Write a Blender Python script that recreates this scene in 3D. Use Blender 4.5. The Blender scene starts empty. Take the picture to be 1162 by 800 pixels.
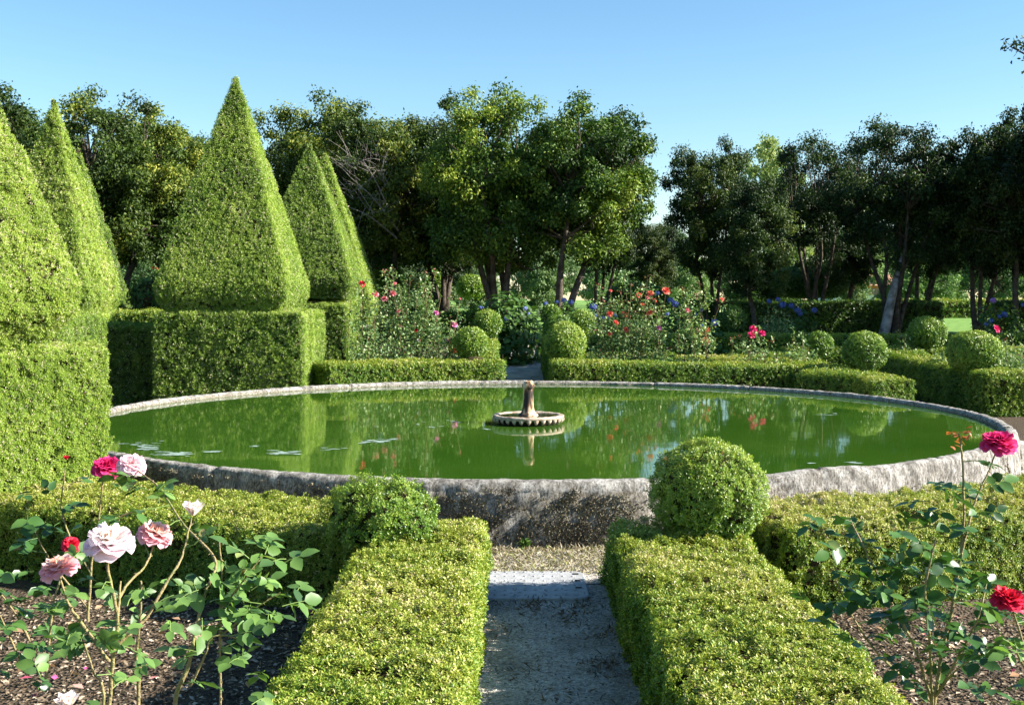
import bpy, math
import numpy as np
from mathutils import Vector, Matrix

R = np.random.default_rng(7)
SC = bpy.context.scene
COL = SC.collection
F, CX, CY, EYE = 1300.0, 581.0, 340.0, 1.64
POND = np.array([0.23, 12.33]); RIN = 4.645; ROUT = 4.76; RIMZ = 0.44; WATERZ = 0.388

def W(px, py, d):
    """point at depth d metres whose place in the 1162x800 photograph is px, py"""
    return np.array([(px - CX) * d / F, d, EYE - (py - CY) * d / F])

def gz(y):
    """height of the ground: flat round the pond, rising gently behind it"""
    return float(np.interp(y, [-50, 18.5, 22, 26, 34, 50, 80, 130, 600], [0, 0, .13, .42, .55, .72, .95, 1.2, 1.3]))

# ------------------------------------------------------------------ numeric helpers
def _hash(i, j, k, seed):
    h = (i.astype(np.int64) * 374761393 + j.astype(np.int64) * 668265263 + k.astype(np.int64) * 2147483647 + seed * 1274126177) & 0xffffffff
    h = ((h ^ (h >> 13)) * 1274126177) & 0xffffffff
    h = h ^ (h >> 16)
    return (h & 0xffff) / 65535.0

def vnoise(p, scale, seed=0):
    q = np.asarray(p) * scale
    i = np.floor(q).astype(np.int64); f = q - i; f = f * f * (3 - 2 * f)
    r = 0
    for a in (0, 1):
        for b in (0, 1):
            for c in (0, 1):
                w = (f[:, 0] if a else 1 - f[:, 0]) * (f[:, 1] if b else 1 - f[:, 1]) * (f[:, 2] if c else 1 - f[:, 2])
                r = r + w * _hash(i[:, 0] + a, i[:, 1] + b, i[:, 2] + c, seed)
    return r

def nrm(v):
    return v / np.maximum(np.linalg.norm(v, axis=-1, keepdims=True), 1e-9)

def rvec(n):
    return nrm(R.normal(size=(n, 3)))

def mkmesh(name, verts, faces, mat, fattr=None, vattr=None, smooth=False):
    """faces: (n,3) or (n,4) array, or a list of such arrays"""
    fl = faces if isinstance(faces, list) and isinstance(faces[0], np.ndarray) else [faces]
    fl = [np.asarray(f, dtype=np.int32) for f in fl if len(f)]
    me = bpy.data.meshes.new(name)
    verts = np.asarray(verts, dtype=np.float32)
    me.vertices.add(len(verts)); me.vertices.foreach_set('co', verts.ravel())
    nl = sum(f.size for f in fl); npol = sum(len(f) for f in fl)
    me.loops.add(nl); me.polygons.add(npol)
    me.loops.foreach_set('vertex_index', np.concatenate([f.ravel() for f in fl]))
    tot = np.concatenate([np.full(len(f), f.shape[1], dtype=np.int32) for f in fl])
    me.polygons.foreach_set('loop_start', np.concatenate([[0], np.cumsum(tot)[:-1]]).astype(np.int32))
    me.polygons.foreach_set('loop_total', tot)
    me.polygons.foreach_set('use_smooth', np.full(npol, smooth))
    for nm, a in (fattr or {}).items():
        at = me.attributes.new(nm, 'FLOAT', 'FACE'); at.data.foreach_set('value', np.asarray(a, dtype=np.float32))
    for nm, a in (vattr or {}).items():
        at = me.attributes.new(nm, 'FLOAT', 'POINT'); at.data.foreach_set('value', np.asarray(a, dtype=np.float32))
    if mat is not None:
        for m in (mat if isinstance(mat, list) else [mat]): me.materials.append(m)
    me.update(calc_edges=True)
    return me

def link(name, me, parent=None):
    o = bpy.data.objects.new(name, me); COL.objects.link(o)
    if parent is not None: o.parent = parent
    return o

def tag(o, label=None, cat=None, group=None, kind=None):
    for k, v in (('label', label), ('category', cat), ('group', group), ('kind', kind)):
        if v: o[k] = v
    return o

def thing(name, label, cat, loc=(0, 0, 0), group=None):
    o = bpy.data.objects.new(name, None); COL.objects.link(o)
    o.location = [float(v) for v in loc]; o.empty_display_size = .1
    return tag(o, label, cat, group)

def part(name, verts, faces, mat, root, **kw):
    """verts in world space; stored relative to the root's place"""
    v = np.asarray(verts, dtype=float) - np.array(root.location)
    return link(name, mkmesh(name, v, faces, mat, **kw), root)

class MB:
    def __init__(s): s.v = []; s.f = {}; s.n = 0; s.a = []
    def add(s, v, f, val=None):
        f = np.asarray(f, dtype=np.int64)
        if not len(f): return
        s.f.setdefault(f.shape[1], []).append(f + s.n); s.v.append(np.asarray(v, dtype=float)); s.n += len(v)
    def tube(s, pts, rad, sides=6, cap=True):
        pts = np.asarray(pts, dtype=float); n = len(pts)
        rad = np.broadcast_to(np.asarray(rad, dtype=float), (n,))
        t = np.gradient(pts, axis=0); t = nrm(t)
        ref = np.array([0, 0, 1.]) if abs(t[0, 2]) < .9 else np.array([1., 0, 0])
        u = nrm(np.cross(t, ref)); w = np.cross(t, u)
        ang = np.arange(sides) / sides * 2 * np.pi
        ring = pts[:, None] + rad[:, None, None] * (np.cos(ang)[None, :, None] * u[:, None] + np.sin(ang)[None, :, None] * w[:, None])
        v = ring.reshape(-1, 3); f = []
        for i in range(n - 1):
            for j in range(sides):
                k = (j + 1) % sides
                f.append((i * sides + j, i * sides + k, (i + 1) * sides + k, (i + 1) * sides + j))
        s.add(v, f)
        if cap:
            for base in (0, (n - 1) * sides):
                c = v[base:base + sides].mean(0)
                vv = np.vstack([v[base:base + sides], c[None]])
                s.add(vv, [(j, (j + 1) % sides, sides) for j in range(sides)])
    def box(s, lo, hi):
        x0, y0, z0 = lo; x1, y1, z1 = hi
        v = [(x0,y0,z0),(x1,y0,z0),(x1,y1,z0),(x0,y1,z0),(x0,y0,z1),(x1,y0,z1),(x1,y1,z1),(x0,y1,z1)]
        s.add(v, [(0,3,2,1),(4,5,6,7),(0,1,5,4),(1,2,6,5),(2,3,7,6),(3,0,4,7)])
    def get(s):
        return np.vstack(s.v), [np.vstack(f) for f in s.f.values()]

def curve(pts, n=8):
    """Catmull-Rom through pts"""
    p = np.asarray(pts, dtype=float); p = np.vstack([2 * p[0] - p[1], p, 2 * p[-1] - p[-2]])
    out = []
    for i in range(1, len(p) - 2):
        for t in np.linspace(0, 1, n, endpoint=False):
            out.append(.5 * ((2 * p[i]) + (-p[i-1] + p[i+1]) * t + (2*p[i-1] - 5*p[i] + 4*p[i+1] - p[i+2]) * t*t + (-p[i-1] + 3*p[i] - 3*p[i+1] + p[i+2]) * t**3))
    out.append(p[-2])
    return np.array(out)

# ------------------------------------------------------------------ materials
def newmat(name):
    m = bpy.data.materials.new(name); m.use_nodes = True
    nt = m.node_tree; nt.nodes.clear()
    out = nt.nodes.new('ShaderNodeOutputMaterial')
    return m, nt, out

def ramp(nt, stops):
    r = nt.nodes.new('ShaderNodeValToRGB'); e = r.color_ramp.elements
    while len(e) > 1: e.remove(e[-1])
    for i, (p, c) in enumerate(stops):
        k = e[0] if i == 0 else e.new(p)
        k.position = p; k.color = (*c, 1)
    return r

def leaf_mat(name, stops, trans=.25, rough=.5, spec=.4, tcol=1.25, objcol=False):
    m, nt, out = newmat(name); L = nt.links.new
    at = nt.nodes.new('ShaderNodeAttribute'); at.attribute_name = 'var'
    r = ramp(nt, stops); L(at.outputs['Fac'], r.inputs[0])
    col = r.outputs[0]
    if objcol:
        oi = nt.nodes.new('ShaderNodeObjectInfo'); mx = nt.nodes.new('ShaderNodeMix'); mx.data_type = 'RGBA'; mx.blend_type = 'MULTIPLY'
        mx.inputs[0].default_value = 1; L(col, mx.inputs[6]); L(oi.outputs['Color'], mx.inputs[7]); col = mx.outputs[2]
    p = nt.nodes.new('ShaderNodeBsdfPrincipled'); L(col, p.inputs['Base Color'])
    p.inputs['Roughness'].default_value = rough; p.inputs['Specular IOR Level'].default_value = spec
    tr = nt.nodes.new('ShaderNodeBsdfTranslucent')
    mu = nt.nodes.new('ShaderNodeMix'); mu.data_type = 'RGBA'; mu.blend_type = 'MULTIPLY'; mu.inputs[0].default_value = 1
    L(col, mu.inputs[6]); mu.inputs[7].default_value = (tcol, tcol * 1.05, tcol * .5, 1); L(mu.outputs[2], tr.inputs['Color'])
    mix = nt.nodes.new('ShaderNodeMixShader'); mix.inputs[0].default_value = trans
    L(p.outputs[0], mix.inputs[1]); L(tr.outputs[0], mix.inputs[2]); L(mix.outputs[0], out.inputs[0])
    return m

def plain(name, c1, c2, scale=8, rough=.8, spec=.2, bump=0, detail=6, bscale=None, c3=None):
    m, nt, out = newmat(name); L = nt.links.new
    tc = nt.nodes.new('ShaderNodeTexCoord')
    n = nt.nodes.new('ShaderNodeTexNoise'); n.inputs['Scale'].default_value = scale; n.inputs['Detail'].default_value = detail
    L(tc.outputs['Object'], n.inputs['Vector'])
    st = [(.32, c1), (.68, c2)] if c3 is None else [(.3, c1), (.5, c2), (.7, c3)]
    r = ramp(nt, st); L(n.outputs['Fac'], r.inputs[0])
    p = nt.nodes.new('ShaderNodeBsdfPrincipled'); L(r.outputs[0], p.inputs['Base Color'])
    p.inputs['Roughness'].default_value = rough; p.inputs['Specular IOR Level'].default_value = spec
    if bump:
        n2 = nt.nodes.new('ShaderNodeTexNoise'); n2.inputs['Scale'].default_value = bscale or scale * 6; n2.inputs['Detail'].default_value = 8
        L(tc.outputs['Object'], n2.inputs['Vector'])
        b = nt.nodes.new('ShaderNodeBump'); b.inputs['Strength'].default_value = bump; b.inputs['Distance'].default_value = .02
        L(n2.outputs['Fac'], b.inputs['Height']); L(b.outputs[0], p.inputs['Normal'])
    L(p.outputs[0], out.inputs[0])
    return m

M = {}
M['box'] = leaf_mat('box_leaves', [(0, (.035, .08, .010)), (.28, (.085, .18, .016)), (.55, (.19, .27, .028)), (.8, (.34, .37, .055)), (.95, (.47, .46, .13)), (1, (.54, .46, .26))], .25, .45, .38)
M['boxball'] = leaf_mat('box_ball_leaves', [(0, (.03, .08, .010)), (.35, (.08, .17, .016)), (.65, (.18, .29, .03)), (1, (.36, .42, .08))], .25, .38, .5)
M['yew'] = leaf_mat('yew_needles', [(0, (.03, .07, .010)), (.3, (.11, .20, .02)), (.6, (.25, .36, .045)), (.9, (.42, .50, .10)), (.97, (.48, .50, .16)), (1, (.62, .54, .40))], .22, .5, .35)
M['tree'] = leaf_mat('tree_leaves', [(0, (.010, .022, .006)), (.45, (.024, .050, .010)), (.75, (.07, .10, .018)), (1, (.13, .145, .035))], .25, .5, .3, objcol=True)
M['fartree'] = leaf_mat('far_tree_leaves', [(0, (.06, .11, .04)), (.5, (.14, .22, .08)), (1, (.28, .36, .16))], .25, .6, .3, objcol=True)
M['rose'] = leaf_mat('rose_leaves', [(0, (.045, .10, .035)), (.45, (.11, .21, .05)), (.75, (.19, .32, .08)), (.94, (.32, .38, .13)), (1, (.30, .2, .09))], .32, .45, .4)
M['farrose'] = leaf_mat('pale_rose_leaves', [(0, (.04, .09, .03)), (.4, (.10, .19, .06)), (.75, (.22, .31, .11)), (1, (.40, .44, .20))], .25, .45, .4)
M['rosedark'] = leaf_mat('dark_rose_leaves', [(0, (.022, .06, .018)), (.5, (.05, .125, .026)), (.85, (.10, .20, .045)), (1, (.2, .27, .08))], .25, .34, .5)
M['redleaf'] = leaf_mat('young_red_leaves', [(0, (.25, .05, .025)), (1, (.45, .16, .05))], .3, .4, .4)
M['redshoot'] = leaf_mat('red_brown_shoots', [(0, (.10, .035, .025)), (1, (.26, .10, .06))], .25, .5, .3)
M['hyd'] = leaf_mat('hydrangea_leaves', [(0, (.03, .075, .015)), (.6, (.055, .12, .022)), (1, (.13, .22, .04))], .25, .5, .25)
M['core'] = plain('dead_inner_twigs', (.03, .026, .014), (.055, .045, .02), 25, .95, .05)
M['bark'] = plain('bark', (.045, .034, .025), (.12, .10, .08), 6, .95, .1, .8, bscale=30)
M['palebark'] = plain('whitewashed_bark', (.07, .065, .06), (.42, .42, .42), 4, .9, .1, .6, bscale=30)
M['twig'] = plain('dry_twigs', (.16, .14, .125), (.28, .25, .23), 10, .9, .1)
M['cane'] = plain('rose_canes', (.10, .13, .035), (.28, .21, .10), 22, .6, .3, .5, c3=(.22, .24, .07))
M['canered'] = plain('young_rose_canes', (.09, .10, .03), (.17, .10, .05), 10, .6, .3)

def petal_mat(name, inner, mid, outer, trans=.35):
    m, nt, out = newmat(name); L = nt.links.new
    at = nt.nodes.new('ShaderNodeAttribute'); at.attribute_name = 'tone'
    r = ramp(nt, [(0, inner), (.5, mid), (1, outer)]); L(at.outputs['Fac'], r.inputs[0])
    p = nt.nodes.new('ShaderNodeBsdfPrincipled'); L(r.outputs[0], p.inputs['Base Color'])
    p.inputs['Roughness'].default_value = .55; p.inputs['Specular IOR Level'].default_value = .25
    tr = nt.nodes.new('ShaderNodeBsdfTranslucent'); L(r.outputs[0], tr.inputs['Color'])
    mix = nt.nodes.new('ShaderNodeMixShader'); mix.inputs[0].default_value = trans
    L(p.outputs[0], mix.inputs[1]); L(tr.outputs[0], mix.inputs[2]); L(mix.outputs[0], out.inputs[0])
    return m
PET = {
 'palepink': petal_mat('pale_pink_petals', (.90, .62, .40), (.94, .86, .84), (.92, .72, .80), .45),
 'peach': petal_mat('peach_pink_petals', (.86, .42, .22), (.90, .62, .55), (.86, .46, .55), .45),
 'blush': petal_mat('blush_petals', (.82, .38, .40), (.90, .70, .73), (.90, .66, .74), .45),
 'magenta': petal_mat('magenta_petals', (.50, .01, .09), (.70, .03, .17), (.78, .07, .26)),
 'red': petal_mat('red_petals', (.40, .005, .015), (.62, .012, .04), (.70, .03, .09)),
 'coral': petal_mat('coral_petals', (.75, .09, .06), (.84, .19, .14), (.86, .30, .25)),
 'pink': petal_mat('pink_petals', (.75, .14, .16), (.82, .30, .34), (.84, .45, .50)),
 'mauve': petal_mat('mauve_petals', (.65, .12, .35), (.75, .25, .50), (.78, .40, .60)),
 'white': petal_mat('white_petals', (.8, .7, .6), (.85, .8, .78), (.85, .82, .8)),
 'blue': petal_mat('blue_florets', (.05, .08, .30), (.09, .14, .42), (.18, .24, .55), .2),
 'paleblue': petal_mat('pale_blue_florets', (.2, .25, .6), (.32, .38, .72), (.5, .55, .8), .2),
 'violet': petal_mat('violet_florets', (.30, .12, .50), (.42, .2, .62), (.55, .35, .72), .2),
}

# ------------------------------------------------------------------ hulls (rows of rings) for everything clipped to shape
def loft(rings, cap=True):
    rings = np.asarray(rings, dtype=float); n, m, _ = rings.shape
    v = rings.reshape(-1, 3); i = np.arange(n - 1)[:, None]; j = np.arange(m)[None]
    a = (i * m + j).ravel(); b = (i * m + (j + 1) % m).ravel(); c = ((i + 1) * m + (j + 1) % m).ravel(); d = ((i + 1) * m + j).ravel()
    t = [np.stack([a, b, c], 1), np.stack([a, c, d], 1)]
    if cap:
        c0 = rings[0].mean(0); c1 = rings[-1].mean(0); v = np.vstack([v, c0, c1]); k = np.arange(m); kk = (k + 1) % m
        t.append(np.stack([kk, k, np.full(m, n * m)], 1)); t.append(np.stack([(n - 1) * m + k, (n - 1) * m + kk, np.full(m, n * m + 1)], 1))
    return v, np.vstack(t)

def orient(v, t):
    """make the triangles face outward"""
    c = v.mean(0); n = np.cross(v[t[:, 1]] - v[t[:, 0]], v[t[:, 2]] - v[t[:, 0]])
    vol = (np.einsum('ij,ij->i', v[t[:, 0]] - c, n)).sum()
    return t if vol > 0 else t[:, ::-1].copy()

def prof(w, h, r=.06, step=.05, batter=0., zb=-.05):
    """rounded section of a hedge: (offset across, height), closed"""
    pts = [(-w / 2, zb)]
    pts.append((-w / 2 + batter, h - r))
    for a in np.linspace(180, 90, 4)[1:]:
        pts.append((-w / 2 + batter + r + r * math.cos(math.radians(a)), h - r + r * math.sin(math.radians(a))))
    for a in np.linspace(90, 0, 4):
        pts.append((w / 2 - batter - r + r * math.cos(math.radians(a)), h - r + r * math.sin(math.radians(a))))
    pts.append((w / 2, zb))
    out = []
    for k in range(len(pts)):
        p, q = np.array(pts[k]), np.array(pts[(k + 1) % len(pts)])
        n = max(1, int(np.linalg.norm(q - p) / step))
        for s in range(n): out.append(p + (q - p) * s / n)
    return np.array(out)

def sweep(path, w, h, r=.06, step=.08, batter=0., slope0=0., slope1=0., h1=None, ground=True):
    """hedge hull along a path in plan; slope0/1: how far the top of each end leans back"""
    path = np.asarray(path, dtype=float); seg = np.linalg.norm(np.diff(path, axis=0), axis=1); s = np.concatenate([[0], np.cumsum(seg)])
    n = max(3, int(s[-1] / step)); ss = np.unique(np.concatenate([np.linspace(0, s[-1], n + 1), [.03, s[-1] - .03]]))
    P = np.stack([np.interp(ss, s, path[:, 0]), np.interp(ss, s, path[:, 1])], 1)
    T = nrm(np.gradient(P, axis=0)); N = np.stack([T[:, 1], -T[:, 0]], 1)
    rings = []
    for k, u in enumerate(ss):
        hh = h if h1 is None else h + (h1 - h) * u / s[-1]
        pr = prof(w, h, r, .06, batter); pr[:, 1] *= hh / h
        if k in (0, len(ss) - 1):
            pr = pr.copy(); pr[:, 0] *= 1 - .06 / w; pr[:, 1] = np.minimum(pr[:, 1], hh - .03)
        fz = np.clip(pr[:, 1] / hh, 0, 1)
        d0 = slope0 * np.maximum(0, 1 - u / 1.2); d1 = slope1 * np.maximum(0, 1 - (s[-1] - u) / 1.2)
        off = (d0 - d1) * fz
        g = gz(P[k, 1]) if ground else 0.
        rings.append(np.stack([P[k, 0] + N[k, 0] * pr[:, 0] + T[k, 0] * off, P[k, 1] + N[k, 1] * pr[:, 0] + T[k, 1] * off, pr[:, 1] + g], 1))
    v, t = loft(rings)
    return v, orient(v, t)

def arc(r, a0, a1, n=40, c=POND):
    a = np.radians(np.linspace(a0, a1, n)); return np.stack([c[0] + r * np.cos(a), c[1] + r * np.sin(a)], 1)

def ball(c, rx, rz=None, squash=1., n=20, zmin=None):
    rz = rz or rx
    rings = []
    for th in np.linspace(math.pi * .985, .06, n):
        a = np.arange(n * 2) / (n * 2) * 2 * np.pi
        rings.append(np.stack([c[0] + rx * math.sin(th) * np.cos(a), c[1] + rx * math.sin(th) * np.sin(a), np.full(n * 2, c[2] + rz * math.cos(th))], 1))
    rings = np.array(rings)
    if zmin is not None: rings[..., 2] = np.maximum(rings[..., 2], zmin)
    v, t = loft(rings); return v, orient(v, t)

def pyramid(cx, cy, z0, z1, hw, hv=.42, bulge=.02, rot=0., tuck=.88):
    """clipped square pyramid with a short foot that tucks in below"""
    ca, sa = math.cos(rot), math.sin(rot)
    def sq(h, z):
        q = 16; u = np.linspace(-1, 1, q, endpoint=False); pts = []
        for k in u: pts.append((k, -1))
        for k in u: pts.append((1, k))
        for k in u: pts.append((-k, 1))
        for k in u: pts.append((-1, -k))
        p = np.array(pts); rad = (np.abs(p[:, 0]) ** 40 + np.abs(p[:, 1]) ** 40) ** (1 / 40); p = p / rad[:, None]
        return np.stack([cx + (p[:, 0] * ca - p[:, 1] * sa) * h, cy + (p[:, 0] * sa + p[:, 1] * ca) * h, np.full(len(p), z)], 1)
    rings = [sq(hw * tuck, z0), sq(hw * (tuck + .02), z0 + .10), sq(hw * .985, z0 + .26), sq(hw, z0 + hv)]
    for f in np.linspace(0, .985, 30)[1:]:
        rings.append(sq(hw * (1 - f) + bulge * math.sin(f * math.pi), z0 + hv + (z1 - z0 - hv) * f))
    v, t = loft(rings); return v, orient(v, t)

# ------------------------------------------------------------------ leaves
DIAMOND = (np.array([[0, 0, 0], [.45, -.5, .10], [1, 0, 0], [.45, .5, .10]]), np.array([[0, 1, 2, 3]]))
LEAFLET = (np.array([[0, 0, 0], [.33, 0, -.03], [.68, 0, -.02], [1, 0, -.10], [.15, .34, .04], [.45, .5, .06], [.8, .27, .0], [.15, -.34, .04], [.45, -.5, .06], [.8, -.27, .0]]),
           np.array([[0, 1, 5, 4], [1, 2, 6, 5], [0, 7, 8, 1], [1, 8, 9, 2], [2, 3, 6, 6], [2, 9, 3, 3]]))
LEAFLET = (LEAFLET[0], np.array([[0, 1, 4], [1, 5, 4], [1, 2, 5], [2, 6, 5], [2, 3, 6], [0, 7, 1], [1, 7, 8], [1, 8, 2], [2, 8, 9], [2, 9, 3]]))

def leaves(tmpl, P, D, N, L, Wd):
    """place a leaf template at P along D with face normal about N"""
    tv, tf = tmpl; n = len(P); D = nrm(D); Wv = nrm(np.cross(N, D)); N2 = np.cross(D, Wv)
    L = np.broadcast_to(L, (n,)); Wd = np.broadcast_to(Wd, (n,))
    v = P[:, None] + tv[None, :, 0, None] * (D * L[:, None])[:, None] + tv[None, :, 1, None] * (Wv * Wd[:, None])[:, None] + tv[None, :, 2, None] * (N2 * L[:, None])[:, None]
    f = tf[None] + (np.arange(n) * len(tv))[:, None, None]
    return v.reshape(-1, 3), f.reshape(-1, tf.shape[1])

def hull_normals(v, t):
    fn = np.cross(v[t[:, 1]] - v[t[:, 0]], v[t[:, 2]] - v[t[:, 0]])
    vn = np.zeros_like(v)
    for k in range(3): np.add.at(vn, t[:, k], fn)
    return nrm(vn), fn

CAM = np.array([0, 0, EYE])
def clip_foliage(root, hull, mat, amp=.02, kind='box', dens=1., zmin=None, lmin=.013, tone=0., topdry=.22, holes=.6, core=.055, seed=0, sky_bias=.2, jit=.42):
    """dress a clipped hull in small leaves, with the bare wood inside"""
    v, t = hull
    vn, fn = hull_normals(v, t)
    ar = np.linalg.norm(fn, axis=1) / 2; fnn = nrm(fn)
    cen = (v[t[:, 0]] + v[t[:, 1]] + v[t[:, 2]]) / 3
    dist = np.linalg.norm(cen - CAM, axis=1)
    lf = np.maximum(lmin, dist * (.00145 if kind == 'yew' else .0016))
    asp = .55 if kind == 'box' else .34
    per = 6 if kind == 'box' else 7
    cover = (2.6 if kind == 'box' else 3.0) * dens
    facing = np.einsum('ij,ij->i', fnn, nrm(CAM - cen))
    vis = np.where(facing > -.12, 1., .35); vis[fnn[:, 2] < -.96] = 0
    exp = ar * vis * cover / (.5 * asp * lf * lf) / per
    cnt = R.poisson(exp)
    idx = np.repeat(np.arange(len(t)), cnt); n = len(idx)
    a, b = R.random(n), R.random(n); fl = a + b > 1; a[fl], b[fl] = 1 - a[fl], 1 - b[fl]
    T = t[idx]; P = v[T[:, 0]] * (1 - a - b)[:, None] + v[T[:, 1]] * a[:, None] + v[T[:, 2]] * b[:, None]
    sn = nrm((.9 if kind == 'yew' else .55) * fnn[idx] + (.1 if kind == 'yew' else .45) * (vn[T[:, 0]] * (1 - a - b)[:, None] + vn[T[:, 1]] * a[:, None] + vn[T[:, 2]] * b[:, None]))
    def disp(p, sc=1.):
        return amp * (1.0 * (vnoise(p, 3.2, seed) - .5) + .8 * (vnoise(p, 9, seed + 1) - .5) + 1.1 * (vnoise(p, 24, seed + 2) - .5)) * 2
    dp = disp(P)
    Lf = lf[idx]
    # gaps: thin the shoots where the noise is low
    g = vnoise(P, 14, seed + 5) * .6 + vnoise(P, 45, seed + 6) * .4
    keep = R.random(n) > np.clip((.44 - g) * 6 * holes, 0, .85)
    g2 = vnoise(P, 7, seed + 20) * .5 + vnoise(P, 17, seed + 21) * .5
    keep &= (R.random(n) > np.clip(((.26 if kind == 'yew' else .32) - g2) * 12 * holes, 0, .6 if kind == 'yew' else .85))
    depth = R.random(n) ** 1.5 * Lf * 1.6
    P = P + sn * (dp - depth)[:, None]
    P, sn, Lf, g, depth = P[keep], sn[keep], Lf[keep], g[keep], depth[keep]; n = len(P)
    if zmin is not None:
        k = P[:, 2] > zmin; P, sn, Lf, g, depth = P[k], sn[k], Lf[k], g[k], depth[k]; n = len(P)
    sd = nrm(sn + rvec(n) * jit + np.array([0, 0, sky_bias]))
    ref = rvec(n); u = nrm(np.cross(sd, ref)); w = np.cross(sd, u)
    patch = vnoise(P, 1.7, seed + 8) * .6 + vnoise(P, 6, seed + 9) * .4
    base = .32 + tone + .5 * (patch - .5) + topdry * np.clip(sn[:, 2], 0, 1) + R.normal(0, .14, n)  # upward leaves paler: dry tips plus sunlight put into the colour
    ph = R.random(n) * 6.28
    AP, AD, AN, AL, AV = [], [], [], [], []
    for k in range(per):
        an = ph + k * 2.4
        rad = np.cos(an)[:, None] * u + np.sin(an)[:, None] * w
        tt = k / (per - 1)
        lift = .12 + .62 * tt
        d = nrm(rad + sd * lift + rvec(n) * .25)
        pos = P + sd * (Lf * (tt - .4) * 1.1)[:, None] + rad * (Lf * .08)[:, None] + rvec(n) * (Lf * .2)[:, None]
        AP.append(pos); AD.append(d); AN.append(nrm(sd * .9 - rad * .35 * lift + rvec(n) * .3)); AL.append(Lf * R.uniform(.75, 1.25, n))
        AV.append(base + .14 * (tt - .5) + R.normal(0, .06, n))
    AP, AD, AN, AL, AV = map(np.concatenate, (AP, AD, AN, AL, AV))
    dead = R.random(len(AV)) < (.012 if kind == 'box' else .05) * (.4 + 1.2 * vnoise(AP, 2.5, seed + 11)); AV[dead] = 1.
    LV, LFc = leaves(DIAMOND, AP, AD, AN, AL, AL * asp)
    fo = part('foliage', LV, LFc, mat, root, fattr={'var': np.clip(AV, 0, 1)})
    cv = v - vn * core + vn * disp(v)[:, None]
    part('branches', cv, t, M['core'], root, smooth=True)
    return fo

NLEAF = 0
def hedge(name, hull, label, cat='hedge', mat='box', loc=None, group=None, **kw):
    lo = hull[0].mean(0) if loc is None else loc
    r = thing(name, label, cat, (lo[0], lo[1], hull[0][:, 2].min()), group)
    clip_foliage(r, hull, M[mat], **kw)
    return r

# ------------------------------------------------------------------ the setting
def sheet(name, xs, ys, dz, mat, kind='structure', bump=0.):
    X, Y = np.meshgrid(xs, ys); Z = np.vectorize(gz)(Y) + dz
    if bump:
        p = np.stack([X.ravel(), Y.ravel(), 0 * X.ravel()], 1); Z = Z + ((vnoise(p, 2.5, 3) - .5) * bump).reshape(Z.shape)
    v = np.stack([X.ravel(), Y.ravel(), Z.ravel()], 1); nx = len(xs)
    i, j = np.meshgrid(np.arange(len(ys) - 1), np.arange(nx - 1), indexing='ij'); a = (i * nx + j).ravel()
    o = link(name, mkmesh(name, v, np.stack([a, a + 1, a + nx + 1, a + nx], 1), mat, smooth=True)); o['kind'] = kind
    return o

def ground_mat():
    m, nt, out = newmat('garden_soil'); L = nt.links.new
    tc = nt.nodes.new('ShaderNodeTexCoord')
    n1 = nt.nodes.new('ShaderNodeTexNoise'); n1.inputs['Scale'].default_value = 60; n1.inputs['Detail'].default_value = 8; n1.inputs['Roughness'].default_value = .7
    n2 = nt.nodes.new('ShaderNodeTexVoronoi'); n2.inputs['Scale'].default_value = 55; n2.inputs['Randomness'].default_value = 1
    for n in (n1, n2): L(tc.outputs['Object'], n.inputs['Vector'])
    r1 = ramp(nt, [(.3, (.032, .024, .016)), (.55, (.09, .07, .05)), (.75, (.22, .175, .13))]); L(n1.outputs['Fac'], r1.inputs[0])
    r2 = ramp(nt, [(.0, (.6, .6, .6)), (.5, (1, 1, 1)), (1, (1.7, 1.5, 1.3))]); L(n2.outputs['Color'], r2.inputs[0])
    mx = nt.nodes.new('ShaderNodeMix'); mx.data_type = 'RGBA'; mx.blend_type = 'MULTIPLY'; mx.inputs[0].default_value = 1
    L(r1.outputs[0], mx.inputs[6]); L(r2.outputs[0], mx.inputs[7])
    p = nt.nodes.new('ShaderNodeBsdfPrincipled'); p.inputs['Roughness'].default_value = .95; p.inputs['Specular IOR Level'].default_value = .1
    L(mx.outputs[2], p.inputs['Base Color'])
    b = nt.nodes.new('ShaderNodeBump'); b.inputs['Strength'].default_value = .9; b.inputs['Distance'].default_value = .02
    L(n2.outputs['Distance'], b.inputs['Height']); L(b.outputs[0], p.inputs['Normal'])
    L(p.outputs[0], out.inputs[0]); return m

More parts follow.
